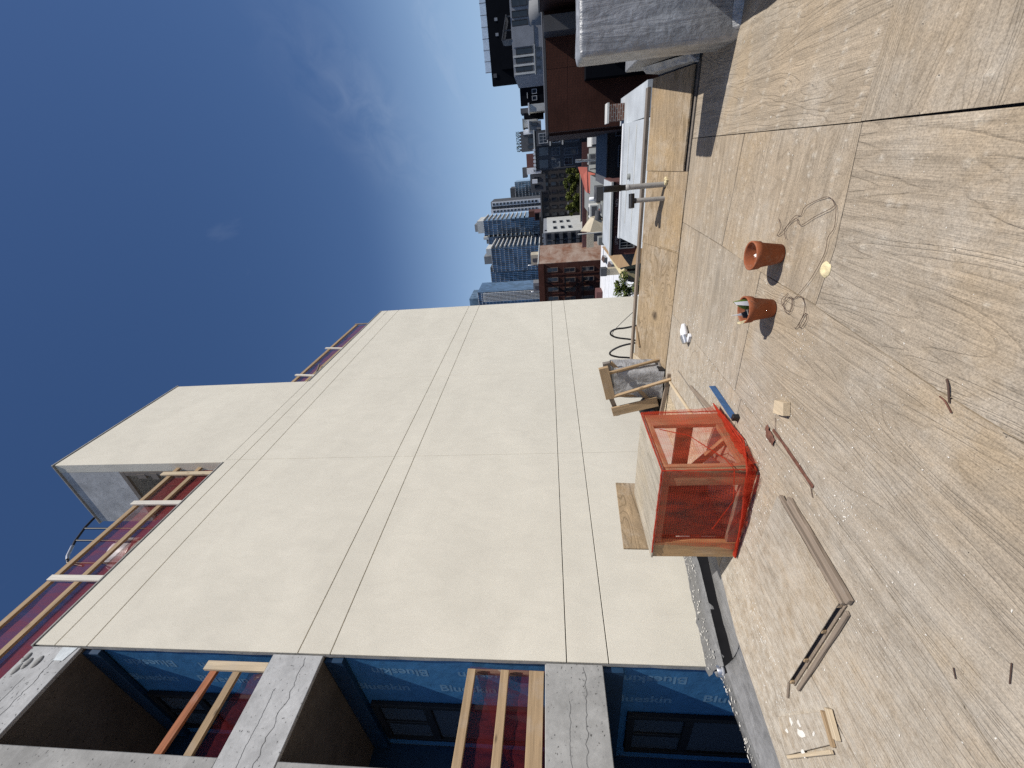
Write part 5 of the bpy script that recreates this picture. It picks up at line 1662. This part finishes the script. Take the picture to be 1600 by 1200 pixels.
for i in range(6):
    pl_ = thing("planter", "dark shrub in a roof planter, %s from the pale stair bulkhead on the slate penthouse" % ("first", "second", "third", "fourth", "fifth", "sixth")[i], "shrub", (80.4, -3.2 + i * 0.5, 5.5), "planters on the slate penthouse")
    MB().box(80.2, 80.6, -3.36 + i * 0.5, -3.04 + i * 0.5, 5.5, 5.75).build("pot", K['grey_metal'], pl_)
    tf = MB()
    for k in range(40):
        c_ = Vector((80.4 + random.uniform(-0.2, 0.2), -3.2 + i * 0.5 + random.uniform(-0.22, 0.22), 5.75 + random.random() * 0.55))
        e1, e2 = Vector((random.uniform(-1, 1), random.uniform(-1, 1), random.uniform(-1, 1))) * 0.09, Vector((random.uniform(-1, 1), random.uniform(-1, 1), random.uniform(-1, 1))) * 0.09
        tf.add([c_ - e1, c_ + e2, c_ + e1, c_ - e2], [(0, 1, 2, 3)])
    tf.build("foliage", M['leaf_dk'], pl_, recalc=False)
shed(-0.05, 2.1, 2.3, 4.75, 80, 'maroon', "dark brown stair bulkhead with an open side")
shed(2.1, 3.1, 2.3, 4.8, 80, 'white', "white bulkhead under a dark flat cap", wins=((2.3, 2.7, 2.9, 3.6),))
shed(2.0, 3.6, 4.82, 5.6, 80.5, 'grey_metal', "dark flat roof cap above the white bulkhead", depth=3)
shed(3.2, 6.0, 1.6, 4.3, 80, 'slate', "dark slate attic next to the white bulkhead", wins=((3.6, 4.2, 2.6, 3.6), (4.8, 5.4, 2.6, 3.6)))
shed(3.9, 4.5, 3.0, 3.9, 78, 'white', "small white flue box before the slate attic", depth=1)

# slate bay-windowed house
dh = thing("bay_house", "slate grey row house with bay windows and red brick base", "building", (75, 0, BOT))
bodybox("wall", K['slate'], dh, 70, 79, -2.9, 2.35, BOT, 2.95)
bodybox("bay", K['slate'], dh, 69.2, 69.99, -2.75, -0.9, -3.6, 2.7)
for (y0, y1, z0, z1, mu) in ((-2.5, -1.2, 1.05, 2.35, 2), (-2.45, -1.15, -0.76, 0.46, 2)):
    window(dh, 'x', 69.2, y0, y1, z0, z1, 0.07, 0.08, 'wf_white', 'glass', mu, 1)
window(dh, 'x', 69.2, -2.45, -1.1, -3.5, -1.3, 0.06, 0.06, 'wf_grey', 'glass_lt', 2, 1)
for (y0, y1, z0, z1, gl) in ((-0.71, 0.37, 1.05, 2.35, 'glass_lt'), (0.95, 2.05, 1.1, 2.4, 'glass_lt'), (-0.56, 0.52, -0.75, 0.5, 'glass_lt'), (0.95, 2.1, -0.7, 0.55, 'glass_lt'), (-0.36, 0.6, -3.4, -1.3, 'glass_lt'), (0.9, 1.9, -2.6, -1.3, 'glass')):
    window(dh, 'x', 70, y0, y1, z0, z1, 0.07, 0.07, 'wf_grey', gl, 1, 1)
for z_ in (0.8, -1.0):
    bodybox("balcony_ledge", K['pale'], dh, 68.7, 69.19, -2.9, -0.8, z_ - 0.18, z_)
bodybox("brick_base", K['maroon'], dh, 69.0, 69.99, -0.85, 2.3, -5.2, -3.9)
bodybox("cornice", K['pale'], dh, 69.6, 79.2, -3.0, 2.45, 2.952, 3.15)
bodybox("drainpipe", K['grey_metal'], dh, 69.85, 69.98, 2.1, 2.24, -3, 2.9)
for i in range(6):
    bodybox("cornice_block", K['white'], dh, 69.4, 69.59, -0.6 + i * 0.5, -0.3 + i * 0.5, 2.95, 3.3)

# dark brick row with windows, and the trees in front of it
dk = thing("brick_row", "long dark brick row with rows of small windows behind the trees", "building", (144, 10, BOT))
bodybox("wall", K['dark_brick'], dk, 138, 150, 2.9, 18.6, BOT, 3.1)
for r_ in range(3):
    for c_ in range(7):
        y0 = 3.6 + c_ * 2.15
        z0 = 0.9 - r_ * 2.4
        window(dk, 'x', 138, y0, y0 + 1.1, z0, z0 + 1.6, 0.10, 0.08, 'wf_dark')
for c_ in range(6):
    bodybox("pale_lintel", K['grey_wall'], dk, 137.85, 137.99, 4.4 + c_ * 2.4, 5.3 + c_ * 2.4, -5.2, -4.8)
bodybox("cornice", K['grey_metal'], dk, 137.6, 150.2, 2.8, 18.7, 3.102, 3.5)

M['foliage'] = simple("street_tree_leaves", (0.12, 0.14, 0.028), 0.7, 0, 0.5, 2.5, 0, 0.2)
M['foliage_b'] = simple("bright_bush_leaves", (0.12, 0.155, 0.03), 0.6, 0, 0.45, 3.0, 0, 0.2)
M['bark'] = simple("tree_bark", (0.07, 0.055, 0.04), 0.9, 0, 0.3, 12)
def tree(x, y, zb, h, r, label, group, n=700, leaf=0.16, mat='foliage', seed=1, cat="tree", name="street_tree", squash=0.8, low=0.35):
    rnd = random.Random(seed)
    t_ = thing(name, label, cat, (x, y, zb), group)
    tr = MB()
    th = h * low
    tr.tube([(x, y, zb), (x + 0.03 * h, y, zb + th * 0.6), (x, y + 0.02 * h, zb + th + 0.2 * h)], [0.035 * h, 0.028 * h, 0.015 * h], 8)
    for k in range(6):
        a = k * 1.05 + rnd.random()
        tr.tube([(x, y, zb + th * (0.8 + 0.05 * k)), (x + 0.45 * r * math.cos(a), y + 0.45 * r * math.sin(a), zb + th + (h - th) * 0.35), (x + 0.75 * r * math.cos(a), y + 0.75 * r * math.sin(a), zb + th + (h - th) * (0.4 + 0.4 * rnd.random()))], [0.014 * h, 0.009 * h, 0.003 * h], 6)
    tr.build("trunk", M['bark'], t_)
    clumps = []
    for k in range(16):
        a, q = rnd.random() * 6.283, rnd.random() ** 0.6
        zz = rnd.uniform(-1, 1)
        rr = r * q * math.sqrt(max(0, 1 - zz * zz * 0.8))
        clumps.append((Vector((x + rr * math.cos(a), y + rr * math.sin(a), zb + th + (h - th) * (0.5 + 0.42 * zz))), r * rnd.uniform(0.25, 0.45)))
    lf_ = MB()
    for k in range(n):
        c_, cr_r = rnd.choice(clumps)
        d_ = Vector((rnd.gauss(0, 1), rnd.gauss(0, 1), rnd.gauss(0, 1)))
        d_ = d_.normalized() * cr_r * (rnd.random() ** 0.45)
        p = c_ + Vector((d_.x, d_.y, d_.z * squash))
        e1 = Vector((rnd.uniform(-1, 1), rnd.uniform(-1, 1), rnd.uniform(-0.6, 0.6))).normalized() * leaf * rnd.uniform(0.5, 1.2)
        e2 = e1.cross(Vector((rnd.uniform(-1, 1), rnd.uniform(-1, 1), 1))).normalized() * leaf * rnd.uniform(0.3, 0.7)
        lf_.add([p - e1, p + e2, p + e1, p - e2], [(0, 1, 2, 3)])
    lf_.build("crown", M[mat], t_, recalc=False)
    return t_
for i, (yy, hh) in enumerate(((5.0, 4.6), (7.7, 5.2), (10.5, 5.1), (13.1, 4.8))):
    tree(115 + (i % 2), yy, -8.4, hh + 0.3, 1.9, "street tree, %s from the slate house, in front of the dark brick row" % ("first", "second", "third", "fourth")[i], "street trees before the brick row", 1900, 0.30, 'foliage', 30 + i, low=0.15)
fn_ = thing("street_wall", "low grey wall under the street trees", "wall", (112, 10, BOT))
bodybox("wall", K['grey_wall'], fn_, 112, 112.4, 3.6, 16.2, BOT, -6.95)
bodybox("coping", K['beige'], fn_, 111.9, 112.5, 3.5, 16.3, -6.948, -6.8)

# grey white building with slot windows
gw = thing("corner_building", "grey white corner building with six slot windows and dark balconies", "building", (120, 20, BOT))
bodybox("wall", K['grey_siding'], gw, 110, 137, 18.0, 21.7, BOT, 2.75)
MB().box(110.0, 137, 17.86, 17.995, BOT, 1.75).build("side_wall", K['pale'], gw)
bodybox("front_wall", K['slate'], gw, 109.86, 109.995, 18.0, 21.7, BOT, 2.2)
for r_ in range(3):
    for c_ in range(2):
        window(gw, 'y', 17.86, 114.0 + c_ * 10.5, 118.4 + c_ * 10.5, -0.9 - r_ * 2.0, 0.1 - r_ * 2.0, 0.08, 0.06, 'wf_grey')
window(gw, 'y', 18.0, 113, 114.6, 1.85, 2.4, 0.06, 0.05, 'wf_dark')
for r_ in range(4):
    for c_ in range(2):
        bodybox("balcony", K['slate'], gw, 108.9, 109.85, 18.15 + c_ * 1.75, 19.65 + c_ * 1.75, -6.4 + r_ * 2.1, -5.6 + r_ * 2.1)
        window(gw, 'x', 109.86, 18.3 + c_ * 1.75, 19.5 + c_ * 1.75, -5.5 + r_ * 2.1, -4.5 + r_ * 2.1, 0.07, 0.05, 'wf_dark')

# brick tenement with fire escape
tn = thing("brick_tenement", "red brown brick tenement with a fire escape and one worn party wall", "building", (72, 19, BOT))
bodybox("wall", K['ten_brick'], tn, 65, 79.5, 15.25, 26, BOT, 3.2)
bodybox("party_wall", K['ten_worn'], tn, 65.0, 79.5, 15.19, 15.248, BOT, 3.2)
bodybox("cornice", K['ten_brick'], tn, 64.7, 64.995, 15.19, 26, 2.4, 3.3)
bodybox("roof_coping", K['pale'], tn, 64.8, 79.6, 15.12, 15.4, 3.201, 3.36)
for (z0, z1) in ((0.18, 1.85), (-2.55, -0.82), (-5.48, -3.57)):
    for c_ in range(5):
        y0 = 15.9 + c_ * 1.56 + (0.18 if z0 < -2 else 0)
        w_ = window(tn, 'x', 65, y0, y0 + 0.72, z0, z1, 0.07, 0.10, 'wf_stone', 'glass', 0, 1)
        bodybox("lintel", K['brown_panel'], tn, 64.86, 64.994, y0 - 0.1, y0 + 0.82, z1 + 0.02, z1 + 0.22)
for c_ in range(5):
    bodybox("brick_pilaster", K['ten_brick'], tn, 64.9, 64.996, 16.85 + c_ * 1.56, 17.1 + c_ * 1.56, BOT, 2.38)
fe = MB()
esc = []
for z_ in (-0.95, -3.7):
    bodybox("fire_escape_landing", K['black_clad'], tn, 63.9, 64.8, 17.2, 20.6, z_ - 0.06, z_)
    for k in range(12):
        bodybox("fire_escape_baluster", K['black_clad'], tn, 63.9, 63.94, 17.2 + k * 0.3, 17.24 + k * 0.3, z_, z_ + 0.9)
    bodybox("fire_escape_rail", K['black_clad'], tn, 63.88, 63.95, 17.2, 20.6, z_ + 0.9, z_ + 0.96)
for (z0, z1, y0, y1) in ((-0.95, 1.9, 19.8, 18.0), (-3.7, -0.95, 18.0, 20.0), (-6.5, -3.7, 20.0, 18.0)):
    for dx in (63.95, 64.5):
        MB().tube([(dx, y0, z0), (dx, y1, z1)], 0.04, 5).build("stair_string", K['black_clad'], tn)
    for k in range(9):
        t_ = (k + 0.5) / 9
        bodybox("stair_tread", K['black_clad'], tn, 63.95, 64.5, y0 + (y1 - y0) * t_ - 0.1, y0 + (y1 - y0) * t_ + 0.1, z0 + (z1 - z0) * t_, z0 + (z1 - z0) * t_ + 0.03)
for (x_, y_, lab, mt_) in ((74, 16.2, "beige bulkhead on the tenement roof by the party wall", 'beige'), (78, 22.3, "grey bulkhead with antenna on the tenement roof near the stucco wall", 'grey_wall')):
    s_ = thing("rooftop_shed", lab, "rooftop structure", (x_, y_, 3.2), "structures on the skyline")
    bodybox("wall", K[mt_], s_, x_ - 1.2, x_ + 1.2, y_ - 0.8, y_ + 0.9, 3.2, 4.7)
    bodybox("door", K['grey_metal'], s_, x_ - 1.24, x_ - 1.202, y_ - 0.2, y_ + 0.4, 3.25, 4.4)
    MB().tube([(x_, y_ + 1.2, 3.2), (x_, y_ + 1.2, 5.2), (x_ + 0.3, y_ + 1.5, 5.5)], 0.07, 8).build("flue", M['galv'], s_)

# ------------------------------------------------------------------ glass towers on the skyline
def tower(name, label, x0, x1, y0, y1, z1, glass, floors, cols, top=None, slab='slab_white', face_slabs=0.28, crown=(), side_slabs=True):
    t_ = thing(name, label, "tower", ((x0 + x1) / 2, (y0 + y1) / 2, BOT), "high-rise towers on the skyline")
    bodybox("body", K[glass], t_, x0, x1, y0, y1, BOT, z1)
    fh = (z1 - 2) / floors
    b1 = MB()
    for i in range(floors):
        z_ = 2 + fh * (i + 1)
        b1.box(x0 - 0.25, x0 - 0.02, y0, y1, z_ - face_slabs, z_)
    b1.build("floor_bands", K['white'], t_, kind='stuff')
    if side_slabs:
        b2_ = MB()
        for i in range(floors):
            z_ = 2 + fh * (i + 1)
            b2_.box(x0 + 2, x1, y0 - 0.9, y0 - 0.02, z_ - 0.45, z_)
        b2_.build("balcony_slabs", K[slab], t_, kind='stuff')
    b3 = MB()
    for i in range(cols + 1):
        y_ = y0 + (y1 - y0) * i / cols
        b3.box(x0 - 0.4, x0 - 0.26, y_ - 0.12, y_ + 0.12, 2, z1)
    b3.build("mullions", K['slate'], t_, kind='stuff')
    for (a, b2, c, d_, e_, f_, mt_) in crown:
        bodybox("roof_box", K[mt_], t_, a, b2, c, d_, e_, f_)
    return t_
tower("glass_tower", "tall blue glass tower with white mechanical boxes, closest to the stucco wall of the pair", 260, 290, 49.5, 64.0, 37.6, 'tg_blue', 13, 12, crown=((266, 280, 50.5, 54.5, 37.6, 41.5, 'pale'), (270, 280, 56, 61, 37.6, 44, 'grey_wall'), (262, 285, 61.5, 63.9, 37.6, 39.5, 'slate')))
tower("glass_tower", "banded blue glass tower wing with open terraces on its corner", 262, 285, 64.1, 71.0, 39.6, 'tg_blue', 13, 6, slab='grey_wall')
tower("glass_tower", "highest glass tower with a white box crown", 300, 330, 38.0, 47.6, 46.5, 'tg_blue', 14, 8, crown=((303, 325, 38.3, 46.5, 46.5, 51.3, 'pale'), (308, 325, 41, 46, 51.3, 54.2, 'grey_wall')))
tower("glass_tower", "glass tower wing with pale balcony slabs left of the highest tower", 296, 318, 48.6, 54.6, 43.5, 'tg_blue', 13, 6, crown=((300, 312, 48.8, 50.6, 43.5, 47.5, 'pale'), (303, 314, 50.7, 54.0, 43.5, 46.0, 'grey_wall')))
wt_ = thing("white_tower", "slim white residential tower with a dark central slot", "tower", (290, 31, BOT), "high-rise towers on the skyline")
bodybox("body", K['slate'], wt_, 280, 300, 24.6, 31.4, BOT, 37.2)
bodybox("white_bay", K['white'], wt_, 279.2, 279.99, 24.7, 27.2, BOT, 36.6)
bodybox("white_bay", K['white'], wt_, 279.2, 279.99, 29.0, 31.4, BOT, 37.5)
for i in range(13):
    for (ya, yb) in ((25.3, 26.7), (29.6, 30.9)):
        window(wt_, 'x', 279.2, ya, yb, 7.6 + i * 2.25, 9.0 + i * 2.25, 0.12, 0.1, 'wf_grey')
    bodybox("slot_slab", K['grey_wall'], wt_, 279.6, 279.99, 27.3, 28.9, 9.1 + i * 2.25, 9.5 + i * 2.25)
tower("glass_tower", "pale grey glass tower beyond the white tower", 330, 355, 17.0, 27.6, 24.6, 'tg_grey', 9, 8, crown=((332, 350, 21, 27.4, 24.6, 28.4, 'slate'),), side_slabs=False)
ft = tower("glass_tower", "far striped glass tower cut off by the stucco wall", 330, 360, 97.5, 125, 62.5, 'tg_blue', 20, 14, crown=((332, 358, 103.0, 125, 62.5, 70.5, 'tg_grey'),), side_slabs=False, face_slabs=0.5)
for i in range(7):
    bodybox("white_fin", K['slab_white'], ft, 329.0, 329.55, 98.2 + i * 1.15, 98.6 + i * 1.15, 8, 58)
pod = thing("podium_building", "dark red podium block at the feet of the glass towers", "building", (240, 40, BOT), "podiums under the towers")
bodybox("wall", K['maroon'], pod, 235, 250, 27.5, 31.5, BOT, 8.5)
bodybox("upper_wall", K['brown_panel'], pod, 245, 255, 28.0, 31.0, 8.4, 12.0)
bodybox("dark_front", K['black_clad'], pod, 234.9, 234.99, 28.0, 31.2, 2, 8.2)
pod2 = thing("podium_building", "low dark block under the banded glass tower", "building", (220, 52, BOT), "podiums under the towers")
bodybox("wall", K['dark_brick'], pod2, 215, 235, 27.5, 75, BOT, 5.6)
for i in range(14):
    window(pod2, 'x', 215, 35.4 + i * 2.7, 37.0 + i * 2.7, 2.6, 4.4, 0.14, 0.1, 'wf_white')

# ------------------------------------------------------------------ low roofs and yards between
ws = thing("warehouse", "dark boarded warehouse front below the white metal doors", "building", (33, 1, BOT))
bodybox("wall", K['dark_brick'], ws, 30, 36, -3, 2.2, BOT, -2.45)
for (y0, y1, z0, z1) in ((-1.06, -0.5, -3.55, -2.9), (-0.02, 1.2, -3.95, -3.1), (-1.9, -1.3, -3.55, -2.9)):
    window(ws, 'x', 30, y0, y1, z0, z1, 0.06, 0.06, 'wf_grey')
bodybox("coping", K['grey_metal'], ws, 29.9, 36.1, -3.05, 2.25, -2.448, -2.38)
bodybox("roof", K['roof_grey'], ws, 30.2, 35.9, -2.9, 2.1, -2.449, -2.43)
gd = thing("metal_shed", "white ribbed metal shed with two panels by the brown building", "shed", (41.5, -0.9, BOT))
bodybox("wall", K['pale'], gd, 40, 44, -1.75, -0.12, BOT, -2.42)
for (z0, z1) in ((-3.05, -2.5), (-3.85, -3.1)):
    bodybox("white_panel", K['white'], gd, 39.93, 39.99, -1.5, -0.25, z0, z1)
for i in range(9):
    bodybox("panel_rib", K['pale'], gd, 39.9, 39.928, -1.5, -0.25, -3.82 + i * 0.08, -3.80 + i * 0.08)
bodybox("frame", K['black_clad'], gd, 39.88, 39.99, -0.22, -0.16, -3.9, -2.45)
def hvac(x, y, z, sx, sy, sz, label, mat='roof_grey'):
    h_ = thing("rooftop_unit", label, "air conditioner", (x, y, z), "rooftop units on the low roofs")
    bodybox("housing", K[mat], h_, x - sx, x + sx, y - sy, y + sy, z, z + sz, 0.02)
    MB().lathe(x, y, [(sy * 0.6, z + sz), (sy * 0.62, z + sz + 0.06), (sy * 0.45, z + sz + 0.07), (0, z + sz + 0.05)], 14).build("fan_ring", K['grey_metal'], h_)
    bodybox("grille", K['grey_metal'], h_, x - sx - 0.02, x - sx - 0.001, y - sy * 0.8, y + sy * 0.8, z + sz * 0.2, z + sz * 0.8)
    return h_
lr = thing("low_roof_building", "low building with a cluttered pale grey roof before the slate house", "building", (48, 2, BOT))
bodybox("wall", K['dark_brick'], lr, 37.5, 58, -0.1, 2.45, BOT, -3.9)
bodybox("roof", K['roof_grey'], lr, 37.6, 57.9, 0.0, 2.4, -3.899, -3.86)
bodybox("parapet", K['beige'], lr, 37.4, 37.8, -0.1, 2.45, -3.898, -3.55)
hvac(40.5, 0.42, -3.86, 0.7, 0.42, 0.95, "grey rooftop unit nearest the white metal shed")
hvac(41.0, 1.55, -3.86, 1.0, 0.55, 0.85, "wide grey rooftop unit beside the slanted vent duct")
hvac(49.0, 1.0, -3.86, 0.9, 0.5, 0.9, "far grey rooftop unit before the slate house")
sd = thing("vent_duct", "slanted grey flue pipe leaning over the low roof", "flue", (42, 0.95, -3.9))
MB().tube([(42, 0.98, -3.86), (42, 0.92, -1.7)], 0.10, 10).build("flue_pipe", M['galv'], sd)
MB().tube([(42, 0.915, -1.7), (42, 0.90, -1.2)], 0.14, 10).build("cowl", M['galv'], sd)
lr2 = thing("low_roof_building", "low white roof with pipes between the orange awning and the brick store", "building", (30, 3.5, BOT))
bodybox("wall", K['dark_brick'], lr2, 26, 57, 2.5, 6.6, BOT, -3.3)
bodybox("roof", K['roof_grey'], lr2, 26.1, 57, 2.52, 6.5, -3.299, -3.26)
hvac(33, 4.0, -3.26, 0.6, 0.5, 0.75, "grey rooftop unit beside the tarp heap")
hvac(38.0, 3.4, -3.26, 0.9, 0.6, 0.7, "long grey rooftop unit under the orange awning", 'slate')
hvac(42.0, 5.2, -3.26, 0.7, 0.6, 0.8, "pale rooftop unit behind the tarp heap", 'pale')
hvac(36.0, 5.9, -3.26, 0.6, 0.35, 0.9, "narrow slate rooftop unit by the brick tenement", 'slate')
bodybox("parapet_strip", K['maroon'], lr2, 56.8, 57.2, 2.5, 11.5, -4.5, -3.0)
bodybox("parapet_strip", K['beige'], lr2, 54.0, 54.3, 2.5, 11.0, -4.2, -3.35)
aw = thing("awning", "two orange red sloping awning panels on the low roof", "awning", (50, 3, -3.5))
MB().hexa([(50, 1.75, -3.0), (50, 4.3, -3.05), (52.5, 4.3, -3.05), (52.5, 1.75, -2.5)], [(50, 1.75, -2.94), (50, 4.3, -3.0), (52.5, 4.3, -3.0), (52.5, 1.75, -2.15)]).build("panel", K['orange'], aw)
MB().hexa([(49, 2.4, -3.75), (49, 4.3, -3.45), (49.95, 4.3, -3.2), (49.95, 2.2, -3.1)], [(49, 2.4, -3.7), (49, 4.3, -3.4), (49.95, 4.3, -3.15), (49.95, 2.2, -3.03)]).build("panel", K['orange'], aw)
for y_ in (1.9, 4.1):
    bodybox("post", K['grey_metal'], aw, 49.5, 49.6, y_, y_ + 0.1, -3.9, -3.2)
tp = thing("tarp_heap", "beige tarp tent heaped on the low roof left of the orange awning", "tarp", (35, 5.4, -3.3))
tpm = MB()
tpm.add([(35, 4.9, -2.2), (35, 5.9, -1.9), (36.2, 6.0, -1.2), (36.0, 4.9, -2.0), (34.6, 5.2, -3.2), (34.8, 6.1, -3.2), (36.5, 6.1, -3.2), (36.5, 4.8, -3.2)],
        [(0, 1, 2, 3), (0, 4, 5, 1), (1, 5, 6, 2), (2, 6, 7, 3), (3, 7, 4, 0), (4, 7, 6, 5)])
tpm.build("tarp", K['beige'], tp)
MB().tube([(34.9, 5.95, -3.2), (34.9, 6.0, -0.9)], 0.05, 8).build("pole", K['pale'], tp)
rt_ = thing("roof_tank", "small dark tank lying by the tarp heap", "tank", (35, 4.7, -3.2))
MB().tube([(35, 4.35, -2.55), (35, 5.0, -2.5)], 0.27, 14).build("tank", K['slate'], rt_)
bodybox("stand", K['grey_metal'], rt_, 34.8, 35.2, 4.4, 4.95, -3.26, -2.8)
gb = thing("pole_box", "grey utility box on a crooked white pole by the white roof", "utility box", (28, 5.3, -3.3))
bodybox("box", K['roof_grey'], gb, 27.7, 28.3, 5.05, 5.55, -2.15, -1.72, 0.02)
MB().tube([(28, 5.35, -2.15), (28.1, 5.75, -2.45), (28.2, 5.6, -3.2)], 0.05, 8).build("pole", K['white'], gb)
bodybox("pipe_run", K['black_clad'], lr2, 27.0, 27.15, 2.52, 4.9, -2.95, -2.80)
MB().lathe(27.1, 4.9, [(0.0, -2.55), (0.2, -2.6), (0.2, -2.95), (0.0, -2.95)], 12).build("pipe_cap", K['pale'], lr2)
rnd_ = random.Random(5)
for i, (x_, y_, s_, k_, lab) in enumerate(((31.5, 4.9, 0.14, 'white', "white round vent stub close to the brick store roof"), (34.0, 3.1, 0.10, 'pale', "pale vent stub near the orange awning end of the low roof"),
        (37.0, 4.6, 0.16, 'maroon', "dark red vent stub between the tarp heap and the long unit"), (40.0, 4.2, 0.12, 'beige', "beige square vent stub behind the long rooftop unit"),
        (44.5, 4.4, 0.18, 'white', "white square vent stub farther back on the cluttered roof"), (47.5, 5.6, 0.14, 'pale', "pale vent stub close to the far parapet strips"))):
    c_ = thing("roof_vent", lab, "vent", (x_, y_, -3.26), "vent stubs on the low roofs")
    if i % 2 == 0:
        MB().lathe(x_, y_, [(s_, -3.26), (s_, -3.26 + s_ * 3), (0, -3.26 + s_ * 3.3)], 9).build("stub", K[k_], c_)
    else:
        bodybox("stub", K[k_], c_, x_ - s_, x_ + s_, y_ - s_ * 1.5, y_ + s_ * 1.5, -3.26, -3.26 + s_ * 2.5)

# dark red brick store with faded lettering
sr = thing("brick_store", "dark red brick storefront with faded LETTER lettering under a white roof", "building", (24, 3, BOT))
bodybox("wall", K['maroon'], sr, 22, 25.4, 1.5, 4.95, BOT, -1.72)
bodybox("roof", K['roof_white'], sr, 22.1, 25.3, 1.55, 4.9, -1.719, -1.68)
bodybox("coping", K['pale'], sr, 21.95, 22.15, 1.5, 4.95, -1.718, -1.62)
bodybox("eave_shadow_board", K['black_clad'], sr, 21.9, 21.99, 1.5, 4.95, -1.80, -1.722)
for (y0, y1, z0, z1, mu) in ((2.53, 3.35, -2.7, -2.02, 3), (4.05, 4.65, -2.9, -2.12, 3)):
    window(sr, 'x', 22, y0, y1, z0, z1, 0.045, 0.06, 'wf_grey', 'glass', mu, 1)
bodybox("downpipe", K['brown_dark'], sr, 21.9, 21.98, 3.52, 3.58, -3.2, -1.8)
lm_ = text_mesh("LETTER", 0.19)
lm_.materials.clear()
M['sign_paint'] = simple("faded_sign_paint", (0.60, 0.48, 0.42), 0.85, bmp=0)
lm_.materials.append(M['sign_paint'])
put_text(lm_, sr, (21.985, 4.42, -2.03), (0, -0.68, 0), (0, 0, 1))
lm2 = text_mesh("NOV", 0.17)
lm2.materials.clear()
lm2.materials.append(M['sign_paint'])
put_text(lm2, sr, (21.985, 2.62, -1.97), (0, -1.0, 0), (0, 0, 1))

# yellow house with brown shingle roof and skylights
yh = thing("yellow_house", "pale yellow house with a brown shingle roof and two skylights", "house", (26, 5.5, BOT))
bodybox("wall", K['yellow'], yh, 24.0, 33.0, 5.95, 6.9, BOT, -2.80)
bodybox("wall", K['yellow'], yh, 21.4, 23.9, 4.7, 5.9, BOT, -3.4)
rp_ = MB()
rp_.hexa([(21.2, 4.35, -3.12), (20.6, 5.12, -2.99), (25.0, 6.42, -2.70), (34.0, 6.92, -2.80)], [(21.2, 4.35, -3.06), (20.6, 5.12, -2.93), (25.0, 6.42, -2.63), (34.0, 6.92, -2.73)])
rp_.build("roof", K['shingle'], yh)
for (xa, ya) in ((23.3, 4.75), (25.3, 4.98)):
    MB().hexa([(xa, ya, -2.98), (xa + 1.2, ya + 0.1, -2.96), (xa + 1.2, ya + 0.42, -2.9), (xa, ya + 0.36, -2.92)], [(xa, ya, -2.84), (xa + 1.2, ya + 0.1, -2.82), (xa + 1.2, ya + 0.42, -2.76), (xa, ya + 0.36, -2.78)]).build("skylight", M['glass_lt'], yh)
bodybox("wall_vent", K['brown_dark'], yh, 23.96, 23.998, 6.25, 6.35, -3.6, -2.95)
yb = MB()
yb.tube([(23.9, 6.40, -2.72), (23.9, 6.7, -2.85), (23.9, 6.92, -3.2), (23.9, 6.95, -3.8)], 0.07, 6)
yb.build("gutter", K['grey_metal'], yh)

# white roof yard with chimney
wy = thing("white_roof_building", "low white flat roof with skylights and a brick chimney beside the tenement", "building", (46, 13, BOT))
wyp = MB()
wyp.prism([(30, 7.2), (57, 11.4), (57, 22), (30, 14)], BOT, -5.5)
wyp.build("roof", K['white'], wy)
for i, (x_, y_) in enumerate(((50.5, 11.6), (45.0, 11.1), (40.5, 10.3))):
    MB().hexa([(x_, y_, -5.5), (x_ + 2.4, y_ + 0.2, -5.5), (x_ + 2.4, y_ + 0.75, -5.5), (x_, y_ + 0.6, -5.5)], [(x_, y_, -5.2), (x_ + 2.4, y_ + 0.2, -5.2), (x_ + 2.4, y_ + 0.75, -5.05), (x_, y_ + 0.6, -5.05)]).build("skylight", M['glass'], wy)
bodybox("chimney", K['beige'], wy, 38, 38.6, 9.75, 10.35, -5.49, -3.75)
bodybox("chimney_cap", K['slate'], wy, 37.95, 38.65, 9.70, 10.40, -3.748, -3.2)
for i in range(7):
    MB().hexa([(32 + 3.3 * i, 8.2 + 0.52 * i, -5.499), (32.1 + 3.3 * i, 8.2 + 0.52 * i, -5.499), (32.1 + 3.3 * i, 14 + 0.9 * i, -5.499), (32 + 3.3 * i, 14 + 0.9 * i, -5.499)], [(32 + 3.3 * i, 8.2 + 0.52 * i, -5.48), (32.1 + 3.3 * i, 8.2 + 0.52 * i, -5.48), (32.1 + 3.3 * i, 14 + 0.9 * i, -5.48), (32 + 3.3 * i, 14 + 0.9 * i, -5.48)]).build("roof_seam", K['pale'], wy)
rbx = thing("roof_hatch", "small maroon hatch box at the tenement corner of the white roof", "roof hatch", (55, 17.6, -5.5))
bodybox("hatch", K['maroon'], rbx, 54, 56, 16.9, 18.3, -5.5, -4.7)
tree(18.3, 5.6, -5.2, 3.95, 0.62, "bright green bush top beside the stucco wall below the kerb", None, 3000, 0.055, 'foliage_b', 77, "tree", "yard_tree", low=0.5)
tree(21.0, 6.6, -5.5, 3.4, 0.7, "pale green tree behind the bright bush by the yellow house", None, 1800, 0.06, 'foliage_b', 81, "tree", "yard_tree", low=0.5)
